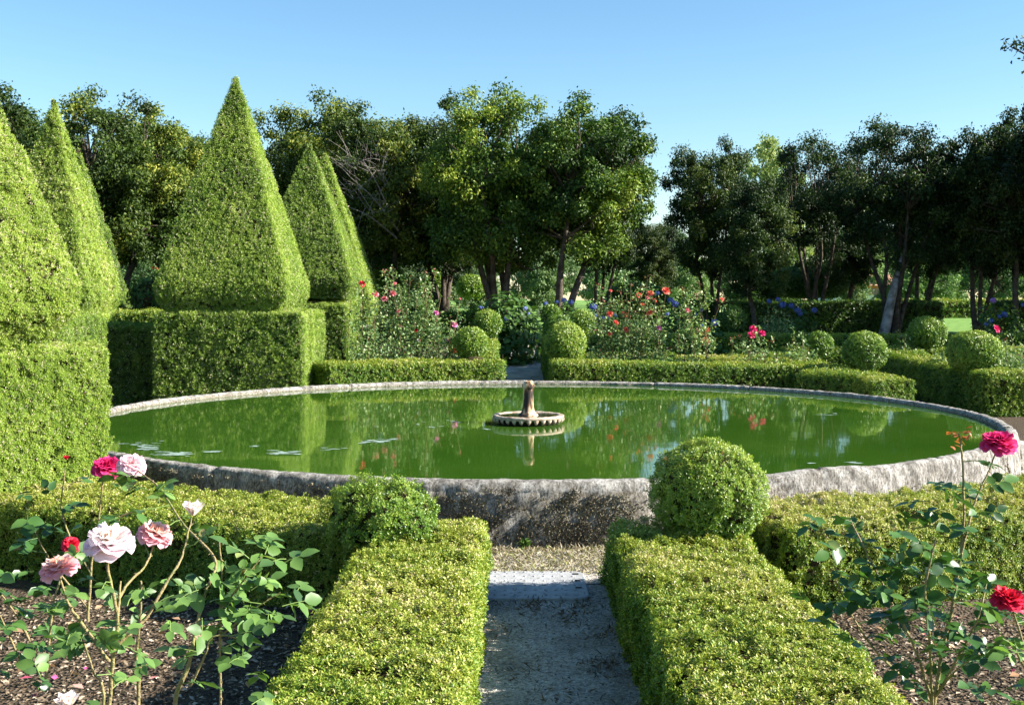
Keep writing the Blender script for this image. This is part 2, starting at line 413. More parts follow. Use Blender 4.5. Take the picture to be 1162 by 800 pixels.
def gravel_mat():
    m, nt, out = newmat('path_gravel'); L = nt.links.new
    tc = nt.nodes.new('ShaderNodeTexCoord')
    n0 = nt.nodes.new('ShaderNodeTexNoise'); n0.inputs['Scale'].default_value = 3.2; n0.inputs['Detail'].default_value = 6
    n1 = nt.nodes.new('ShaderNodeTexVoronoi'); n1.inputs['Scale'].default_value = 130
    n3 = nt.nodes.new('ShaderNodeTexNoise'); n3.inputs['Scale'].default_value = 45; n3.inputs['Detail'].default_value = 8
    for n in (n0, n1, n3): L(tc.outputs['Object'], n.inputs['Vector'])
    r0 = ramp(nt, [(.35, (.37, .335, .29)), (.65, (.60, .56, .50))]); L(n0.outputs['Fac'], r0.inputs[0])
    r1 = ramp(nt, [(0, (.55, .55, .55)), (.5, (.9, .9, .9)), (.85, (1.15, 1.15, 1.15)), (1, (1.9, 1.85, 1.8))]); L(n1.outputs['Color'], r1.inputs[0])
    r3 = ramp(nt, [(.3, (.5, .48, .45)), (.55, (1, 1, 1))]); L(n3.outputs['Fac'], r3.inputs[0])
    a = r0.outputs[0]
    for q in (r1, r3):
        mx = nt.nodes.new('ShaderNodeMix'); mx.data_type = 'RGBA'; mx.blend_type = 'MULTIPLY'; mx.inputs[0].default_value = 1
        L(a, mx.inputs[6]); L(q.outputs[0], mx.inputs[7]); a = mx.outputs[2]
    p = nt.nodes.new('ShaderNodeBsdfPrincipled'); p.inputs['Roughness'].default_value = .95; p.inputs['Specular IOR Level'].default_value = .1
    L(a, p.inputs['Base Color'])
    b = nt.nodes.new('ShaderNodeBump'); b.inputs['Strength'].default_value = .8; b.inputs['Distance'].default_value = .008
    L(n1.outputs['Distance'], b.inputs['Height'])
    b2 = nt.nodes.new('ShaderNodeBump'); b2.inputs['Strength'].default_value = .5; b2.inputs['Distance'].default_value = .05
    L(n0.outputs['Fac'], b2.inputs['Height']); L(b2.outputs[0], b.inputs['Normal']); L(b.outputs[0], p.inputs['Normal'])
    L(p.outputs[0], out.inputs[0]); return m

M['gravel'] = gravel_mat()
M['grass'] = plain('lawn_grass', (.10, .20, .04), (.20, .32, .08), 3, .9, .1, .6, bscale=60)
ysg = np.concatenate([np.arange(-12, 60, 1.), np.array([60, 70, 80, 100, 130, 200, 320, 600])])
sheet('ground', np.array([-400, -120, -60, -30, -16, -8, -4, 0, 4, 8, 16, 30, 60, 120, 400.]), ysg, 0, ground_mat())
sheet('path', np.linspace(-.27, .67, 9), np.arange(-1, 7.61, .15), .004, M['gravel'])
sheet('garden_path', np.linspace(-.25, .60, 9), np.concatenate([np.arange(16.95, 30, .25)]), .004, M['gravel'])
sheet('lawn', np.linspace(-400, 400, 41), np.concatenate([np.arange(33, 60, 1.), [60, 70, 80, 100, 130, 200, 320, 600]]), .006, M['grass'])
a = np.linspace(0, 2 * np.pi, 181)[:-1]
rr = np.array([4.70, 5.0, 5.3, 5.75])
v = np.stack([POND[0] + rr[:, None] * np.cos(a), POND[1] + rr[:, None] * np.sin(a), np.full((4, 180), .009)], -1).reshape(-1, 3)
i, j = np.meshgrid(np.arange(3), np.arange(180), indexing='ij')
o = link('pond_walk', mkmesh('pond_walk', v, np.stack([i * 180 + j, (i + 1) * 180 + j, (i + 1) * 180 + (j + 1) % 180, i * 180 + (j + 1) % 180], -1).reshape(-1, 4), M['gravel'])); o['kind'] = 'structure'
# far ends of the radial paths east of the pond
sheet('side_path', np.linspace(5.2, 6.5, 6), np.arange(15.5, 24, .5), .0105, M['gravel'])

# ------------------------------------------------------------------ pond
def stone_mat():
    m, nt, out = newmat('lichened_granite'); L = nt.links.new
    tc = nt.nodes.new('ShaderNodeTexCoord'); geo = nt.nodes.new('ShaderNodeNewGeometry')
    def noise(s, d=8, r=.6):
        n = nt.nodes.new('ShaderNodeTexNoise'); n.inputs['Scale'].default_value = s; n.inputs['Detail'].default_value = d; n.inputs['Roughness'].default_value = r
        L(mp.outputs[0], n.inputs['Vector']); return n
    mp = nt.nodes.new('ShaderNodeMapping'); mp.inputs['Scale'].default_value = (1, 1, .5); L(tc.outputs['Object'], mp.inputs[0])
    n1, n2, n3 = noise(15, 10, .7), noise(70, 10, .8), noise(3.2)
    base = ramp(nt, [(.34, (.11, .10, .09)), (.46, (.25, .235, .21)), (.58, (.46, .44, .41)), (.75, (.60, .585, .55))]); L(n1.outputs['Fac'], base.inputs[0])
    spk = ramp(nt, [(.40, (.16, .15, .14)), (.5, (.85, .85, .85)), (.64, (1.4, 1.38, 1.35))]); L(n2.outputs['Fac'], spk.inputs[0])
    mx = nt.nodes.new('ShaderNodeMix'); mx.data_type = 'RGBA'; mx.blend_type = 'MULTIPLY'; mx.inputs[0].default_value = .9
    L(base.outputs[0], mx.inputs[6]); L(spk.outputs[0], mx.inputs[7])
    # moss stains on the lower wall
    at = nt.nodes.new('ShaderNodeAttribute'); at.attribute_name = 'moss'
    ad = nt.nodes.new('ShaderNodeMath'); ad.operation = 'ADD'; L(at.outputs['Fac'], ad.inputs[0])
    sc = nt.nodes.new('ShaderNodeMath'); sc.operation = 'MULTIPLY_ADD'; L(n3.outputs['Fac'], sc.inputs[0]); sc.inputs[1].default_value = 1.6; sc.inputs[2].default_value = -.8
    L(sc.outputs[0], ad.inputs[1])
    mr = ramp(nt, [(.35, (0, 0, 0)), (.6, (1, 1, 1))]); L(ad.outputs[0], mr.inputs[0])
    moss = ramp(nt, [(.38, (.035, .028, .02)), (.5, (.20, .175, .14)), (.62, (.48, .45, .39))]); L(n2.outputs['Fac'], moss.inputs[0])
    m2 = nt.nodes.new('ShaderNodeMix'); m2.data_type = 'RGBA'; L(mr.outputs[0], m2.inputs[0]); L(mx.outputs[2], m2.inputs[6]); L(moss.outputs[0], m2.inputs[7])
    p = nt.nodes.new('ShaderNodeBsdfPrincipled'); p.inputs['Roughness'].default_value = .95; p.inputs['Specular IOR Level'].default_value = .15
    L(m2.outputs[2], p.inputs['Base Color'])
    b = nt.nodes.new('ShaderNodeBump'); b.inputs['Strength'].default_value = 1; b.inputs['Distance'].default_value = .02
    L(n2.outputs['Fac'], b.inputs['Height']); L(b.outputs[0], p.inputs['Normal']); L(p.outputs[0], out.inputs[0])
    return m
M['stone'] = stone_mat()

def build_pond():
    root = thing('pond_wall', 'low round granite wall crusted with lichen and moss around the green pond', 'pond wall', (POND[0], POND[1], 0))
    na = 900; ang = np.linspace(0, 2 * np.pi, na, endpoint=False)
    # joints between the stones
    nj = 21; ja = (np.arange(nj) + R.uniform(-.25, .25, nj)) / nj * 2 * np.pi
    dj = np.min(np.abs((ang[:, None] - ja[None] + np.pi) % (2 * np.pi) - np.pi), axis=1) * 4.7
    groove = np.exp(-(dj / .016) ** 2)
    stone_id = np.searchsorted(np.sort(ja), ang) % nj
    up = R.normal(0, .003, nj)[stone_id]; rad = R.normal(0, .006, nj)[stone_id]
    ba = math.atan2(7.95 - POND[1], 2.3 - POND[0])
    da = ((ang - ba + np.pi) % (2 * np.pi) - np.pi) * 4.7
    up = up + .018 * np.exp(-(da / .32) ** 4)
    def lathe(prof, nm, z_follow):
        pr = np.array(prof); V = []
        for r, z in pr:
            rr = r + rad - groove * .030 * (1 if r > 4.7 else -1); zz = np.full(na, z) + up * z_follow(z) - groove * .012 * (z > .38)
            V.append(np.stack([POND[0] + rr * np.cos(ang), POND[1] + rr * np.sin(ang), zz], 1))
        V = np.array(V); n = len(pr); flat = V.reshape(-1, 3)
        rd = np.concatenate([np.stack([np.cos(ang), np.sin(ang), 0 * ang], 1)] * n)
        ns = (vnoise(flat, 5, 11) - .5) * .018 + (vnoise(flat, 16, 12) - .5) * .016 + (vnoise(flat, 45, 13) - .5) * .016
        sgn = np.where(np.repeat(pr[:, 0], na) > 4.70, 1., -1.)
        flat = flat + rd * (ns * sgn)[:, None]; flat[:, 2] += ns * .3
        i, j = np.meshgrid(np.arange(n - 1), np.arange(na), indexing='ij')
        q = np.stack([i * na + j, i * na + (j + 1) % na, (i + 1) * na + (j + 1) % na, (i + 1) * na + j], -1).reshape(-1, 4)
        moss = np.where(flat[:, 2] < .37, .52, .0) + np.where(flat[:, 2] < .12, -.55, 0)
        # the mossy stretch is on the south and west sides
        az = np.arctan2(flat[:, 1] - POND[1], flat[:, 0] - POND[0])
        moss = np.where((pr[:, 0].repeat(na) < 4.66) & (flat[:, 2] < .415), .9, moss); moss = moss - .28 * np.clip(np.cos(az - math.radians(-35)), 0, 1) ** 2 * (flat[:, 2] < .39)
        return part(nm, flat, q, M['stone'], root, vattr={'moss': moss}, smooth=True)
    wall = [(4.80, -.05), (4.797, .03), (4.793, .08), (4.79, .13), (4.787, .18), (4.784, .22), (4.78, .26), (4.777, .30), (4.774, .335), (4.770, .365)]
    lathe(wall, 'wall', lambda z: z / .44)
    cop = [(4.768, .362), (4.768, .385), (4.763, .41), (4.752, .428), (4.735, .438), (4.71, .442), (4.685, .44), (4.665, .432), (4.652, .418), (4.646, .395), (4.645, .385), (4.645, .33), (4.645, .2)]
    lathe(cop, 'coping', lambda z: max(0, (z - .3) / .14))
    # moss cushions and dry moss fibres on the outside that faces the front path
    n = 90000
    az = np.radians(R.uniform(198, 345, n)); z = R.uniform(.0, .40, n)
    P = np.stack([POND[0] + (4.812 - .07 * z) * np.cos(az), POND[1] + (4.812 - .07 * z) * np.sin(az), z], 1)
    msk = vnoise(P, 4, 31) * .55 + vnoise(P, 15, 32) * .45 + .10 * np.sin(np.clip(z / .4, 0, 1) * 3.14) - .22 * np.clip(np.cos(az - math.radians(-38)), 0, 1) ** 2 * 1.2
    k = msk + R.normal(0, .05, n) > .565; P, z, az = P[k], z[k], az[k]; n = len(P)
    out = np.stack([np.cos(az), np.sin(az), 0 * az], 1)
    d = nrm(out * .8 + rvec(n) * .8 + np.array([0, 0, -.15]))
    lv, lf = leaves(DIAMOND, P - out * .004, d, nrm(out + rvec(n) * .8), R.uniform(.012, .026, n), R.uniform(.006, .011, n))
    val = np.clip(vnoise(P, 7, 33) * .7 + R.normal(.1, .16, n) + .25 * (z > .2) * vnoise(P, 12, 34), 0, 1)
    mm = leaf_mat('moss', [(0, (.05, .04, .03)), (.35, (.12, .10, .07)), (.6, (.20, .17, .115)), (.8, (.23, .205, .13)), (1, (.36, .335, .29))], .1, .9, .1)
    part('moss', lv, lf, mm, root, fattr={'var': val})['kind'] = 'stuff'
    # floor and water
    k = 160; a = np.arange(k) / k * 2 * np.pi
    vv = np.vstack([np.stack([POND[0] + 4.68 * np.cos(a), POND[1] + 4.68 * np.sin(a), np.full(k, WATERZ)], 1), [[POND[0], POND[1], WATERZ]]])
    m, nt, out_ = newmat('green_water'); L = nt.links.new
    tc = nt.nodes.new('ShaderNodeTexCoord'); n0 = nt.nodes.new('ShaderNodeTexNoise'); n0.inputs['Scale'].default_value = .9; n0.inputs['Detail'].default_value = 5
    L(tc.outputs['Object'], n0.inputs['Vector'])
    rp = ramp(nt, [(.3, (.024, .072, .006)), (.7, (.040, .096, .010))]); L(n0.outputs['Fac'], rp.inputs[0])
    p = nt.nodes.new('ShaderNodeBsdfPrincipled'); L(rp.outputs[0], p.inputs['Base Color']); p.inputs['Roughness'].default_value = .035; p.inputs['IOR'].default_value = 1.333
    n1 = nt.nodes.new('ShaderNodeTexNoise'); n1.inputs['Scale'].default_value = 2.2; n1.inputs['Detail'].default_value = 2; L(tc.outputs['Object'], n1.inputs['Vector'])
    b = nt.nodes.new('ShaderNodeBump'); b.inputs['Strength'].default_value = .03; b.inputs['Distance'].default_value = .03
    L(n1.outputs['Fac'], b.inputs['Height']); L(b.outputs[0], p.inputs['Normal']); L(p.outputs[0], out_.inputs[0])
    w = link('water', mkmesh('water', vv, [(j, (j + 1) % k, k) for j in range(k)], m)); w['kind'] = 'structure'
    # pale scum drifting on the water
    S = MB()
    def streak(px, py, lx, ly, n):
        for _ in range(n):
            x = px + R.normal(0, lx * .45); y = py + R.normal(0, ly * .45) + .06 * (x - px) * R.choice([-1, 1]) * .5
            dd = F * (EYE - WATERZ) / (y - CY); c = W(x, y, dd)
            rx = R.uniform(.015, .06); ry = R.uniform(.006, .022); kk = 14
            aa = np.arange(kk) / kk * 2 * np.pi; rr = 1 + R.normal(0, .28, kk)
            vv = np.stack([c[0] + rx * rr * np.cos(aa), c[1] + ry * rr * np.sin(aa), np.full(kk, WATERZ + .0030 + R.random() * .0015)], 1)
            S.add(np.vstack([vv, [[c[0], c[1], WATERZ + .005]]]), [(j, (j + 1) % kk, kk) for j in range(kk)])
    streak(165, 508, 14, 4, 26); streak(197, 515, 20, 3, 34); streak(240, 513, 12, 1.5, 7); streak(290, 506, 8, 1, 3); streak(325, 514, 26, 2.2, 18)
    for x, y in ((410, 503), (416, 501.5), (421, 500.5), (427, 501.5), (433, 502), (440, 500), (447, 498.5)): streak(x, y, 5, 1.0, 4)
    streak(160, 503, 30, 2, 6); streak(375, 510, 30, 5, 5); streak(940, 525, 30, 1, 3); streak(935, 470, 20, 2, 3); streak(480, 482, 80, 6, 10); streak(552, 487, 5, 1, 3)
    sv, sf = S.get()
    o = link('pond_scum', mkmesh('pond_scum', sv, sf, plain('pale_scum', (.16, .24, .17), (.34, .42, .38), 30, .5, .5))); tag(o, 'pale grey film drifting in streaks on the green water', 'pond scum', kind='stuff')

build_pond()

# ------------------------------------------------------------------ fountain
def build_fountain():
    c = np.array([.165, 11.62])
    root = thing('fountain', 'small stone fountain with a scalloped basin and stained column in the pond', 'fountain', (c[0], c[1], WATERZ))
    def lathe(prof, n=72, mod=None):
        pr = np.array(prof); a = np.arange(n) / n * 2 * np.pi; V = []
        for r, z in pr:
            rr = np.full(n, r)
            if mod: rr = mod(rr, z, a)
            V.append(np.stack([c[0] + rr * np.cos(a), c[1] + rr * np.sin(a), np.full(n, z)], 1))
        V = np.array(V); v = V.reshape(-1, 3); v = v + (vnoise(v, 30, 41) - .5)[:, None] * .008
        i, j = np.meshgrid(np.arange(len(pr) - 1), np.arange(n), indexing='ij')
        return v, np.stack([i * n + j, i * n + (j + 1) % n, (i + 1) * n + (j + 1) % n, (i + 1) * n + j], -1).reshape(-1, 4)
    rim_m = plain('pink_stone', (.20, .11, .07), (.46, .38, .30), 16, .85, .2, .6, c3=(.40, .28, .20))
    dark = plain('dark_basin_stone', (.012, .010, .008), (.05, .04, .03), 10, .9, .2, .5)  # dark tone below the rim and behind its teeth
    col_m, nt, out = newmat('stained_column_stone'); L = nt.links.new
    tc = nt.nodes.new('ShaderNodeTexCoord'); mp = nt.nodes.new('ShaderNodeMapping'); mp.inputs['Scale'].default_value = (16, 16, 5)
    n1 = nt.nodes.new('ShaderNodeTexNoise'); n1.inputs['Scale'].default_value = 1.; n1.inputs['Detail'].default_value = 7; L(tc.outputs['Object'], mp.inputs[0]); L(mp.outputs[0], n1.inputs['Vector'])
    rp = ramp(nt, [(.44, (.02, .017, .014)), (.50, (.18, .09, .04)), (.56, (.44, .33, .20)), (.72, (.56, .50, .38))]); L(n1.outputs['Fac'], rp.inputs[0])
    p = nt.nodes.new('ShaderNodeBsdfPrincipled'); p.inputs['Roughness'].default_value = .85; L(rp.outputs[0], p.inputs['Base Color'])
    b = nt.nodes.new('ShaderNodeBump'); b.inputs['Strength'].default_value = .5; b.inputs['Distance'].default_value = .01; L(n1.outputs['Fac'], b.inputs['Height']); L(b.outputs[0], p.inputs['Normal']); L(p.outputs[0], out.inputs[0])
    z = WATERZ
    part('basin', *lathe([(.20, z - .12), (.27, z - .02), (.315, z + .02), (.335, z + .055)]), dark, root, smooth=True)
    # teeth of the scalloped edge
    S = MB(); nt_ = 30
    for k in range(nt_):
        am = (k + .5) / nt_ * 2 * np.pi; ws = np.array([1, .92, .7, .35, .12]) * .025; zs = z + np.array([.060, .045, .030, .017, .010]); rs = np.array([.357, .359, .354, .342, .330])
        V = []
        for w_, z_, r_ in zip(ws, zs, rs):
            for s in (-1, -.5, 0, .5, 1):
                an = am + s * w_ / .36; rq = r_ + .010 * (1 - s * s)
                V.append((c[0] + rq * math.cos(an), c[1] + rq * math.sin(an), z_))
        S.add(V, [(i * 5 + j, i * 5 + j + 1, i * 5 + j + 6, i * 5 + j + 5) for i in range(4) for j in range(4)])
    rv, rf = lathe([(.338, z + .050), (.352, z + .055), (.362, z + .066), (.362, z + .078), (.352, z + .087), (.335, z + .090), (.312, z + .086), (.300, z + .078), (.292, z + .06)])
    S.add(rv, rf); part('rim', *S.get(), rim_m, root, smooth=True)
    k = 48; a = np.arange(k) / k * 2 * np.pi; wz = z + .0795
    m, nt, out = newmat('basin_water'); p = nt.nodes.new('ShaderNodeBsdfPrincipled'); p.inputs['Base Color'].default_value = (.03, .02, .008, 1); p.inputs['Roughness'].default_value = .05; nt.links.new(p.outputs[0], out.inputs[0])
    part('basin_water', np.vstack([np.stack([c[0] + 0.3 * np.cos(a), c[1] + 0.3 * np.sin(a), np.full(k, wz)], 1), [[c[0], c[1], wz]]]), [(j, (j + 1) % k, k) for j in range(k)], m, root)
    part('column', *lathe([(.105, z + 0.030), (.105, z + 0.068), (.10, z + 0.085), (.080, z + 0.100), (.064, z + 0.128), (.056, z + 0.168), (.053, z + 0.213), (.052, z + 0.292), (.052, z + 0.337), (.054, z + 0.351)], 32), col_m, root, smooth=True)
    part('column_cap', *lathe([(.054, z + 0.346), (.062, z + 0.358), (.064, z + 0.377), (.061, z + 0.394), (.050, z + 0.405), (.046, z + 0.419), (.034, z + 0.428), (.012, z + 0.432), (.004, z + 0.425)], 32), col_m, root, smooth=True)
build_fountain()

# ------------------------------------------------------------------ paving slab at the end of the path
def build_slab():
    x0, x1, y0, y1, z0, z1 = -.20, .425, 6.22, 6.84, .0, .022
    root = thing('paving_slab', 'pale studded slab with rounded corners lying across the path below the pond wall', 'paving slab', ((x0 + x1) / 2, (y0 + y1) / 2, 0))
    def rr(i, r, n=6):
        P = []
        for cx_, cy_, s in ((x1 - r, y1 - r, 0), (x0 + r, y1 - r, 90), (x0 + r, y0 + r, 180), (x1 - r, y0 + r, 270)):
            for t in np.linspace(0, 90, n): P.append((cx_ + (r - i) * math.cos(math.radians(s + t)), cy_ + (r - i) * math.sin(math.radians(s + t))))
        return np.array(P)
    rings = []
    for i, z in ((0, z0), (0, z1 - .006), (.006, z1)):
        q = rr(i, .07); rings.append(np.column_stack([q, np.full(len(q), z)]))
    v, t = loft(rings)
    mat = plain('pale_cast_slab', (.27, .275, .28), (.40, .405, .41), 18, .8, .3, .3)
    part('slab', v, orient(v, t), mat, root)
    S = MB(); Dk = MB()
    for i in range(10):
        for j in range(6):
            cx_, cy_ = x0 + .05 + i * .056, y0 + .06 + j * .105; k = 10; a = np.arange(k) / k * 2 * np.pi
            V = []
            for r, z in ((.008, z1 - .001), (.007, z1 + .004), (.004, z1 + .006)): V += [(cx_ + r * math.cos(q), cy_ + r * math.sin(q), z) for q in a]
            S.add(V + [(cx_, cy_, z1 + .006)], [(m * k + n, m * k + (n + 1) % k, (m + 1) * k + (n + 1) % k, (m + 1) * k + n) for m in range(2) for n in range(k)])
            S.add(V[2 * k:] + [(cx_, cy_, z1 + .006)], [(n, (n + 1) % k, k) for n in range(k)])
    part('studs', *S.get(), plain('worn_studs', (.22, .21, .21), (.44, .44, .44), 60, .8, .3), root)
    for (cx_, cy_) in ((.375, 6.44), (.375, 6.60), (.375, 6.76)):
        Dk.add([(cx_ - .018, cy_ - .016, z1 + .002), (cx_ + .018, cy_ - .016, z1 + .002), (cx_ + .018, cy_ + .016, z1 + .002), (cx_ - .018, cy_ + .016, z1 + .002)], [(0, 1, 2, 3)])
    part('slot', *Dk.get(), plain('dark_slots', (.02, .02, .02), (.04, .03, .03), 20), root)
build_slab()

# ------------------------------------------------------------------ box hedges round the pond
hedge('box_hedge', sweep([(-.45, 1.6), (-.45, 6.55)], .60, .44, .06, slope1=.25), 'low sunlit box hedge with yellowish top along the left of the front path', amp=.022, seed=1, lmin=.0135, tone=.16)
hedge('box_hedge', sweep([(.88, 1.6), (.88, 6.72)], .68, .42, .06, slope1=.40), 'low box hedge along the right of the front path, its path side in shade', amp=.022, seed=2, lmin=.0135, tone=.12)
hedge('box_hedge', sweep(arc(5.93, 262.5, 226, 40), .92, .43, .09), 'wide curved low box hedge below the left of the pond wall', amp=.025, seed=3, tone=.18)
hedge('box_hedge', sweep(arc(5.98, 281, 322, 40), .95, .43, .09), 'wide curved low box hedge below the right of the pond wall', amp=.028, seed=4, tone=.24)
hedge('box_hedge', sweep(np.vstack([arc(5.85, 122.5, 96, 30), [(-.42, 18.22)]]), .70, .67, .06), 'clipped low box hedge behind the pond, left of the far path', amp=.02, seed=5, tone=.05)
hedge('box_hedge', sweep([(.62, 17.95), (4.42, 17.95)], .70, .68, .06, h1=.60), 'clipped low box hedge behind the pond, right of the far path', amp=.02, seed=6, tone=.05)
hedge('box_hedge', sweep([(4.38, 16.75), (4.95, 15.6), (5.02, 15.05)], .62, .60, .08), 'short shaded box hedge behind the right rim of the pond', amp=.025, seed=7)
hedge('box_hedge', sweep([(6.63, 16.38), (11.5, 16.38)], .72, .61, .07), 'low box hedge with a sunlit front at the right edge beyond the pond', amp=.025, seed=8, tone=.05)
hedge('box_hedge', sweep([(6.97, 16.76), (6.97, 20.6)], .66, .62, .07), 'low box hedge running back from the corner beside the side path', amp=.025, seed=9)
hedge('box_hedge', sweep([(4.72, 16.9), (4.72, 20.3)], .62, .62, .07), 'low box hedge under the smooth round ball left of the side path', amp=.025, seed=10, tone=.05)
hedge('box_hedge', sweep([(-.55, 18.6), (-.55, 22.6)], .55, .70, .06), 'box hedge running back along the left of the far path', amp=.02, seed=11)
hedge('box_hedge', sweep([(.92, 18.35), (.92, 23.4)], .55, .70, .06), 'box hedge running back along the right of the far path', amp=.02, seed=12)
hedge('box_hedge', sweep([(2.9, 19.5), (4.35, 19.5)], 1.9, .60, .07), 'broad flat box panel with a dry yellow top in the right garden', amp=.02, seed=13, tone=.14)
hedge('box_hedge', sweep([(1.25, 20.6), (2.9, 20.6)], .5, .58, .07), 'low box row behind the coral roses', amp=.02, seed=14)
hedge('box_hedge', sweep([(5.05, 21.4), (12.5, 21.4)], .6, .62, .07), 'long low box row behind the round balls on the right', amp=.02, seed=15, tone=.05)
hedge('box_hedge', sweep([(1.4, 24.2), (16.5, 24.2)], .7, .60, .07), 'long dim low box row in front of the trees on the right', amp=.02, seed=16)
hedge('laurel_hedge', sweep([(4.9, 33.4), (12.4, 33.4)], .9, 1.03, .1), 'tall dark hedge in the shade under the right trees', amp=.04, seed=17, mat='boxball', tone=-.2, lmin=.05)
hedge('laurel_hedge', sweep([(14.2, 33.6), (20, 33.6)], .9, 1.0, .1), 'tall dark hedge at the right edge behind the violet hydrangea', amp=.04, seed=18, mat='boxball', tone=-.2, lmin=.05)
hedge('laurel_hedge', sweep([(17.5, 55), (27, 55)], 1.2, .80, .1), 'sunlit clipped hedge beyond the bright lawn on the right', amp=.05, seed=19, tone=.05)
hedge('laurel_hedge', sweep([(-8.6, 27.5), (-7.2, 27.5)], 1.0, 1.5, .1), 'bright green hedge seen through the gap between two yew pyramids', amp=.05, seed=20, mat='yew')
hedge('box_hedge', sweep([(-6.95, 20.3), (-5.2, 20.3)], .9, 1.36, .1), 'hedge with a sunlit strip of top behind the dark gap between the yew blocks', amp=.03, seed=21, tone=.1)

# ------------------------------------------------------------------ yew blocks and pyramids
def blk(x0, x1, y0, y1, h, **k):
    return sweep([((x0 + x1) / 2, y0), ((x0 + x1) / 2, y1)], x1 - x0, h, .07, batter=.02)
FR = np.array([-2.72, 7.80]); UL = np.array([-.66, -.75]); UB = np.array([-.75, .66])
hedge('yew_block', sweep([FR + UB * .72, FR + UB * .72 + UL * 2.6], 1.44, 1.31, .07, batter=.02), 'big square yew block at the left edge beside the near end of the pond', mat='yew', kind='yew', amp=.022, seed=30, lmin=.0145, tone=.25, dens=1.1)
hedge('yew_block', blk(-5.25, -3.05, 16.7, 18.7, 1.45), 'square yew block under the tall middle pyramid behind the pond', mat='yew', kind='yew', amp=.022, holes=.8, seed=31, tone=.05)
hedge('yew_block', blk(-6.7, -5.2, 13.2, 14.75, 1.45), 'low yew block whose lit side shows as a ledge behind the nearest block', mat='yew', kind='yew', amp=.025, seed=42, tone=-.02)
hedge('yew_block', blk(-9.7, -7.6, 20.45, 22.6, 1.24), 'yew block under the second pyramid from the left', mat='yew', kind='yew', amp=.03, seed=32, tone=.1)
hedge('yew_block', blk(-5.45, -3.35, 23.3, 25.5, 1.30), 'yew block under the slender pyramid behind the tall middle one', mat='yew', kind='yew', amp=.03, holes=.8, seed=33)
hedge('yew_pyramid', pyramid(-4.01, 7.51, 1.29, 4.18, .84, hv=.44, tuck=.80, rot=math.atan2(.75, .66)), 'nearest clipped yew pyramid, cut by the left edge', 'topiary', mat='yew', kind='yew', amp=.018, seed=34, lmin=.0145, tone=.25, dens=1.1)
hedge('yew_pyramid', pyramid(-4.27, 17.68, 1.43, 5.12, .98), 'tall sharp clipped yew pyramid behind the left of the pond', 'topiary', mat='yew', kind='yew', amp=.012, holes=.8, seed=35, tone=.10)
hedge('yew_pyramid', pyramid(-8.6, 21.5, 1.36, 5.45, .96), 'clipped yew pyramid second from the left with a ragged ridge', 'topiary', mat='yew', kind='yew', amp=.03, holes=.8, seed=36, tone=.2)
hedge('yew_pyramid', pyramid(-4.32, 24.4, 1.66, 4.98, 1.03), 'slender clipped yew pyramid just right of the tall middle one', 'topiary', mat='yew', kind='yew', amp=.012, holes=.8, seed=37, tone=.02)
hedge('yew_pyramid', pyramid(-4.74, 29.0, 1.0, 5.4, 1.36), 'yew pyramid half hidden behind the slender one', 'topiary', mat='yew', kind='yew', amp=.014, holes=.8, seed=38, tone=.14)

hedge('yew_pyramid', pyramid(-11.2, 29.6, 1.0, 5.6, 1.05), 'dark shaded yew pyramid just behind the one with the ragged ridge', 'topiary', mat='yew', kind='yew', amp=.04, seed=39, tone=-.1)
hedge('yew_hedge', sweep([(-8.2, 17.75), (-5.3, 17.75)], .9, 1.25, .08), 'yew hedge in deep shade filling the gap left of the middle yew block', mat='yew', kind='yew', amp=.03, seed=40, tone=-.1)  # leaf tone lowered to deepen the shade in the gap
hedge('laurel_hedge', sweep([(-6.8, 31.5), (-1.0, 31.5)], 1.0, .75, .1), 'dark low hedge added for the ground shade under the trees left of the far path', amp=.04, seed=41, mat='boxball', tone=-.2, lmin=.05)  # added dark strip of leaves standing for shaded ground

# ------------------------------------------------------------------ balls and domes
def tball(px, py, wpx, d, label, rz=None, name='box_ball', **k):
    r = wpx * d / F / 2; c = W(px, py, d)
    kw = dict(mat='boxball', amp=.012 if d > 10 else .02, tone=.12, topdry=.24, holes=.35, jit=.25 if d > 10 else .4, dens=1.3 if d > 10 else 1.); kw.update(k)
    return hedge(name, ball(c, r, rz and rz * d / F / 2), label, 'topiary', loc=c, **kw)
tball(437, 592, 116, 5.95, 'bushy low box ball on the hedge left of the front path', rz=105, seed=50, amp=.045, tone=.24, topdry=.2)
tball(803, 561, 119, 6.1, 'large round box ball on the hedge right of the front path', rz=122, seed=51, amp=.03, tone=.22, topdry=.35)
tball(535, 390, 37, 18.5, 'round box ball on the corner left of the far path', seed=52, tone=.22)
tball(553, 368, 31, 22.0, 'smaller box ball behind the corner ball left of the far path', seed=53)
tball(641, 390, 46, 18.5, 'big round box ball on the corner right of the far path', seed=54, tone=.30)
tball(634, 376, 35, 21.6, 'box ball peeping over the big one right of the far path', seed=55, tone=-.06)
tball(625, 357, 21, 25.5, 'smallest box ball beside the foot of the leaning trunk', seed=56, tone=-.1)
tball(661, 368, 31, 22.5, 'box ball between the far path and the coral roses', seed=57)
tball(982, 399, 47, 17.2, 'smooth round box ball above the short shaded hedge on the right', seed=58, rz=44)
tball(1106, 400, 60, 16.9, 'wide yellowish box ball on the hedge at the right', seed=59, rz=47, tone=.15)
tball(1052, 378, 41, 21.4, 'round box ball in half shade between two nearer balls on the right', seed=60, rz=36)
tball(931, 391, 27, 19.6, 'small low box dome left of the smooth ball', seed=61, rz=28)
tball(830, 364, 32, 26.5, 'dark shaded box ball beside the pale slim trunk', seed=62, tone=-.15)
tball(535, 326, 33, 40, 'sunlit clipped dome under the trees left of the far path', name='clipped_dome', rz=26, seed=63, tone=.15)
tball(494, 325, 34, 38, 'upright sunlit shrub between the dark trunks', name='clipped_dome', rz=46, seed=64, tone=.15)
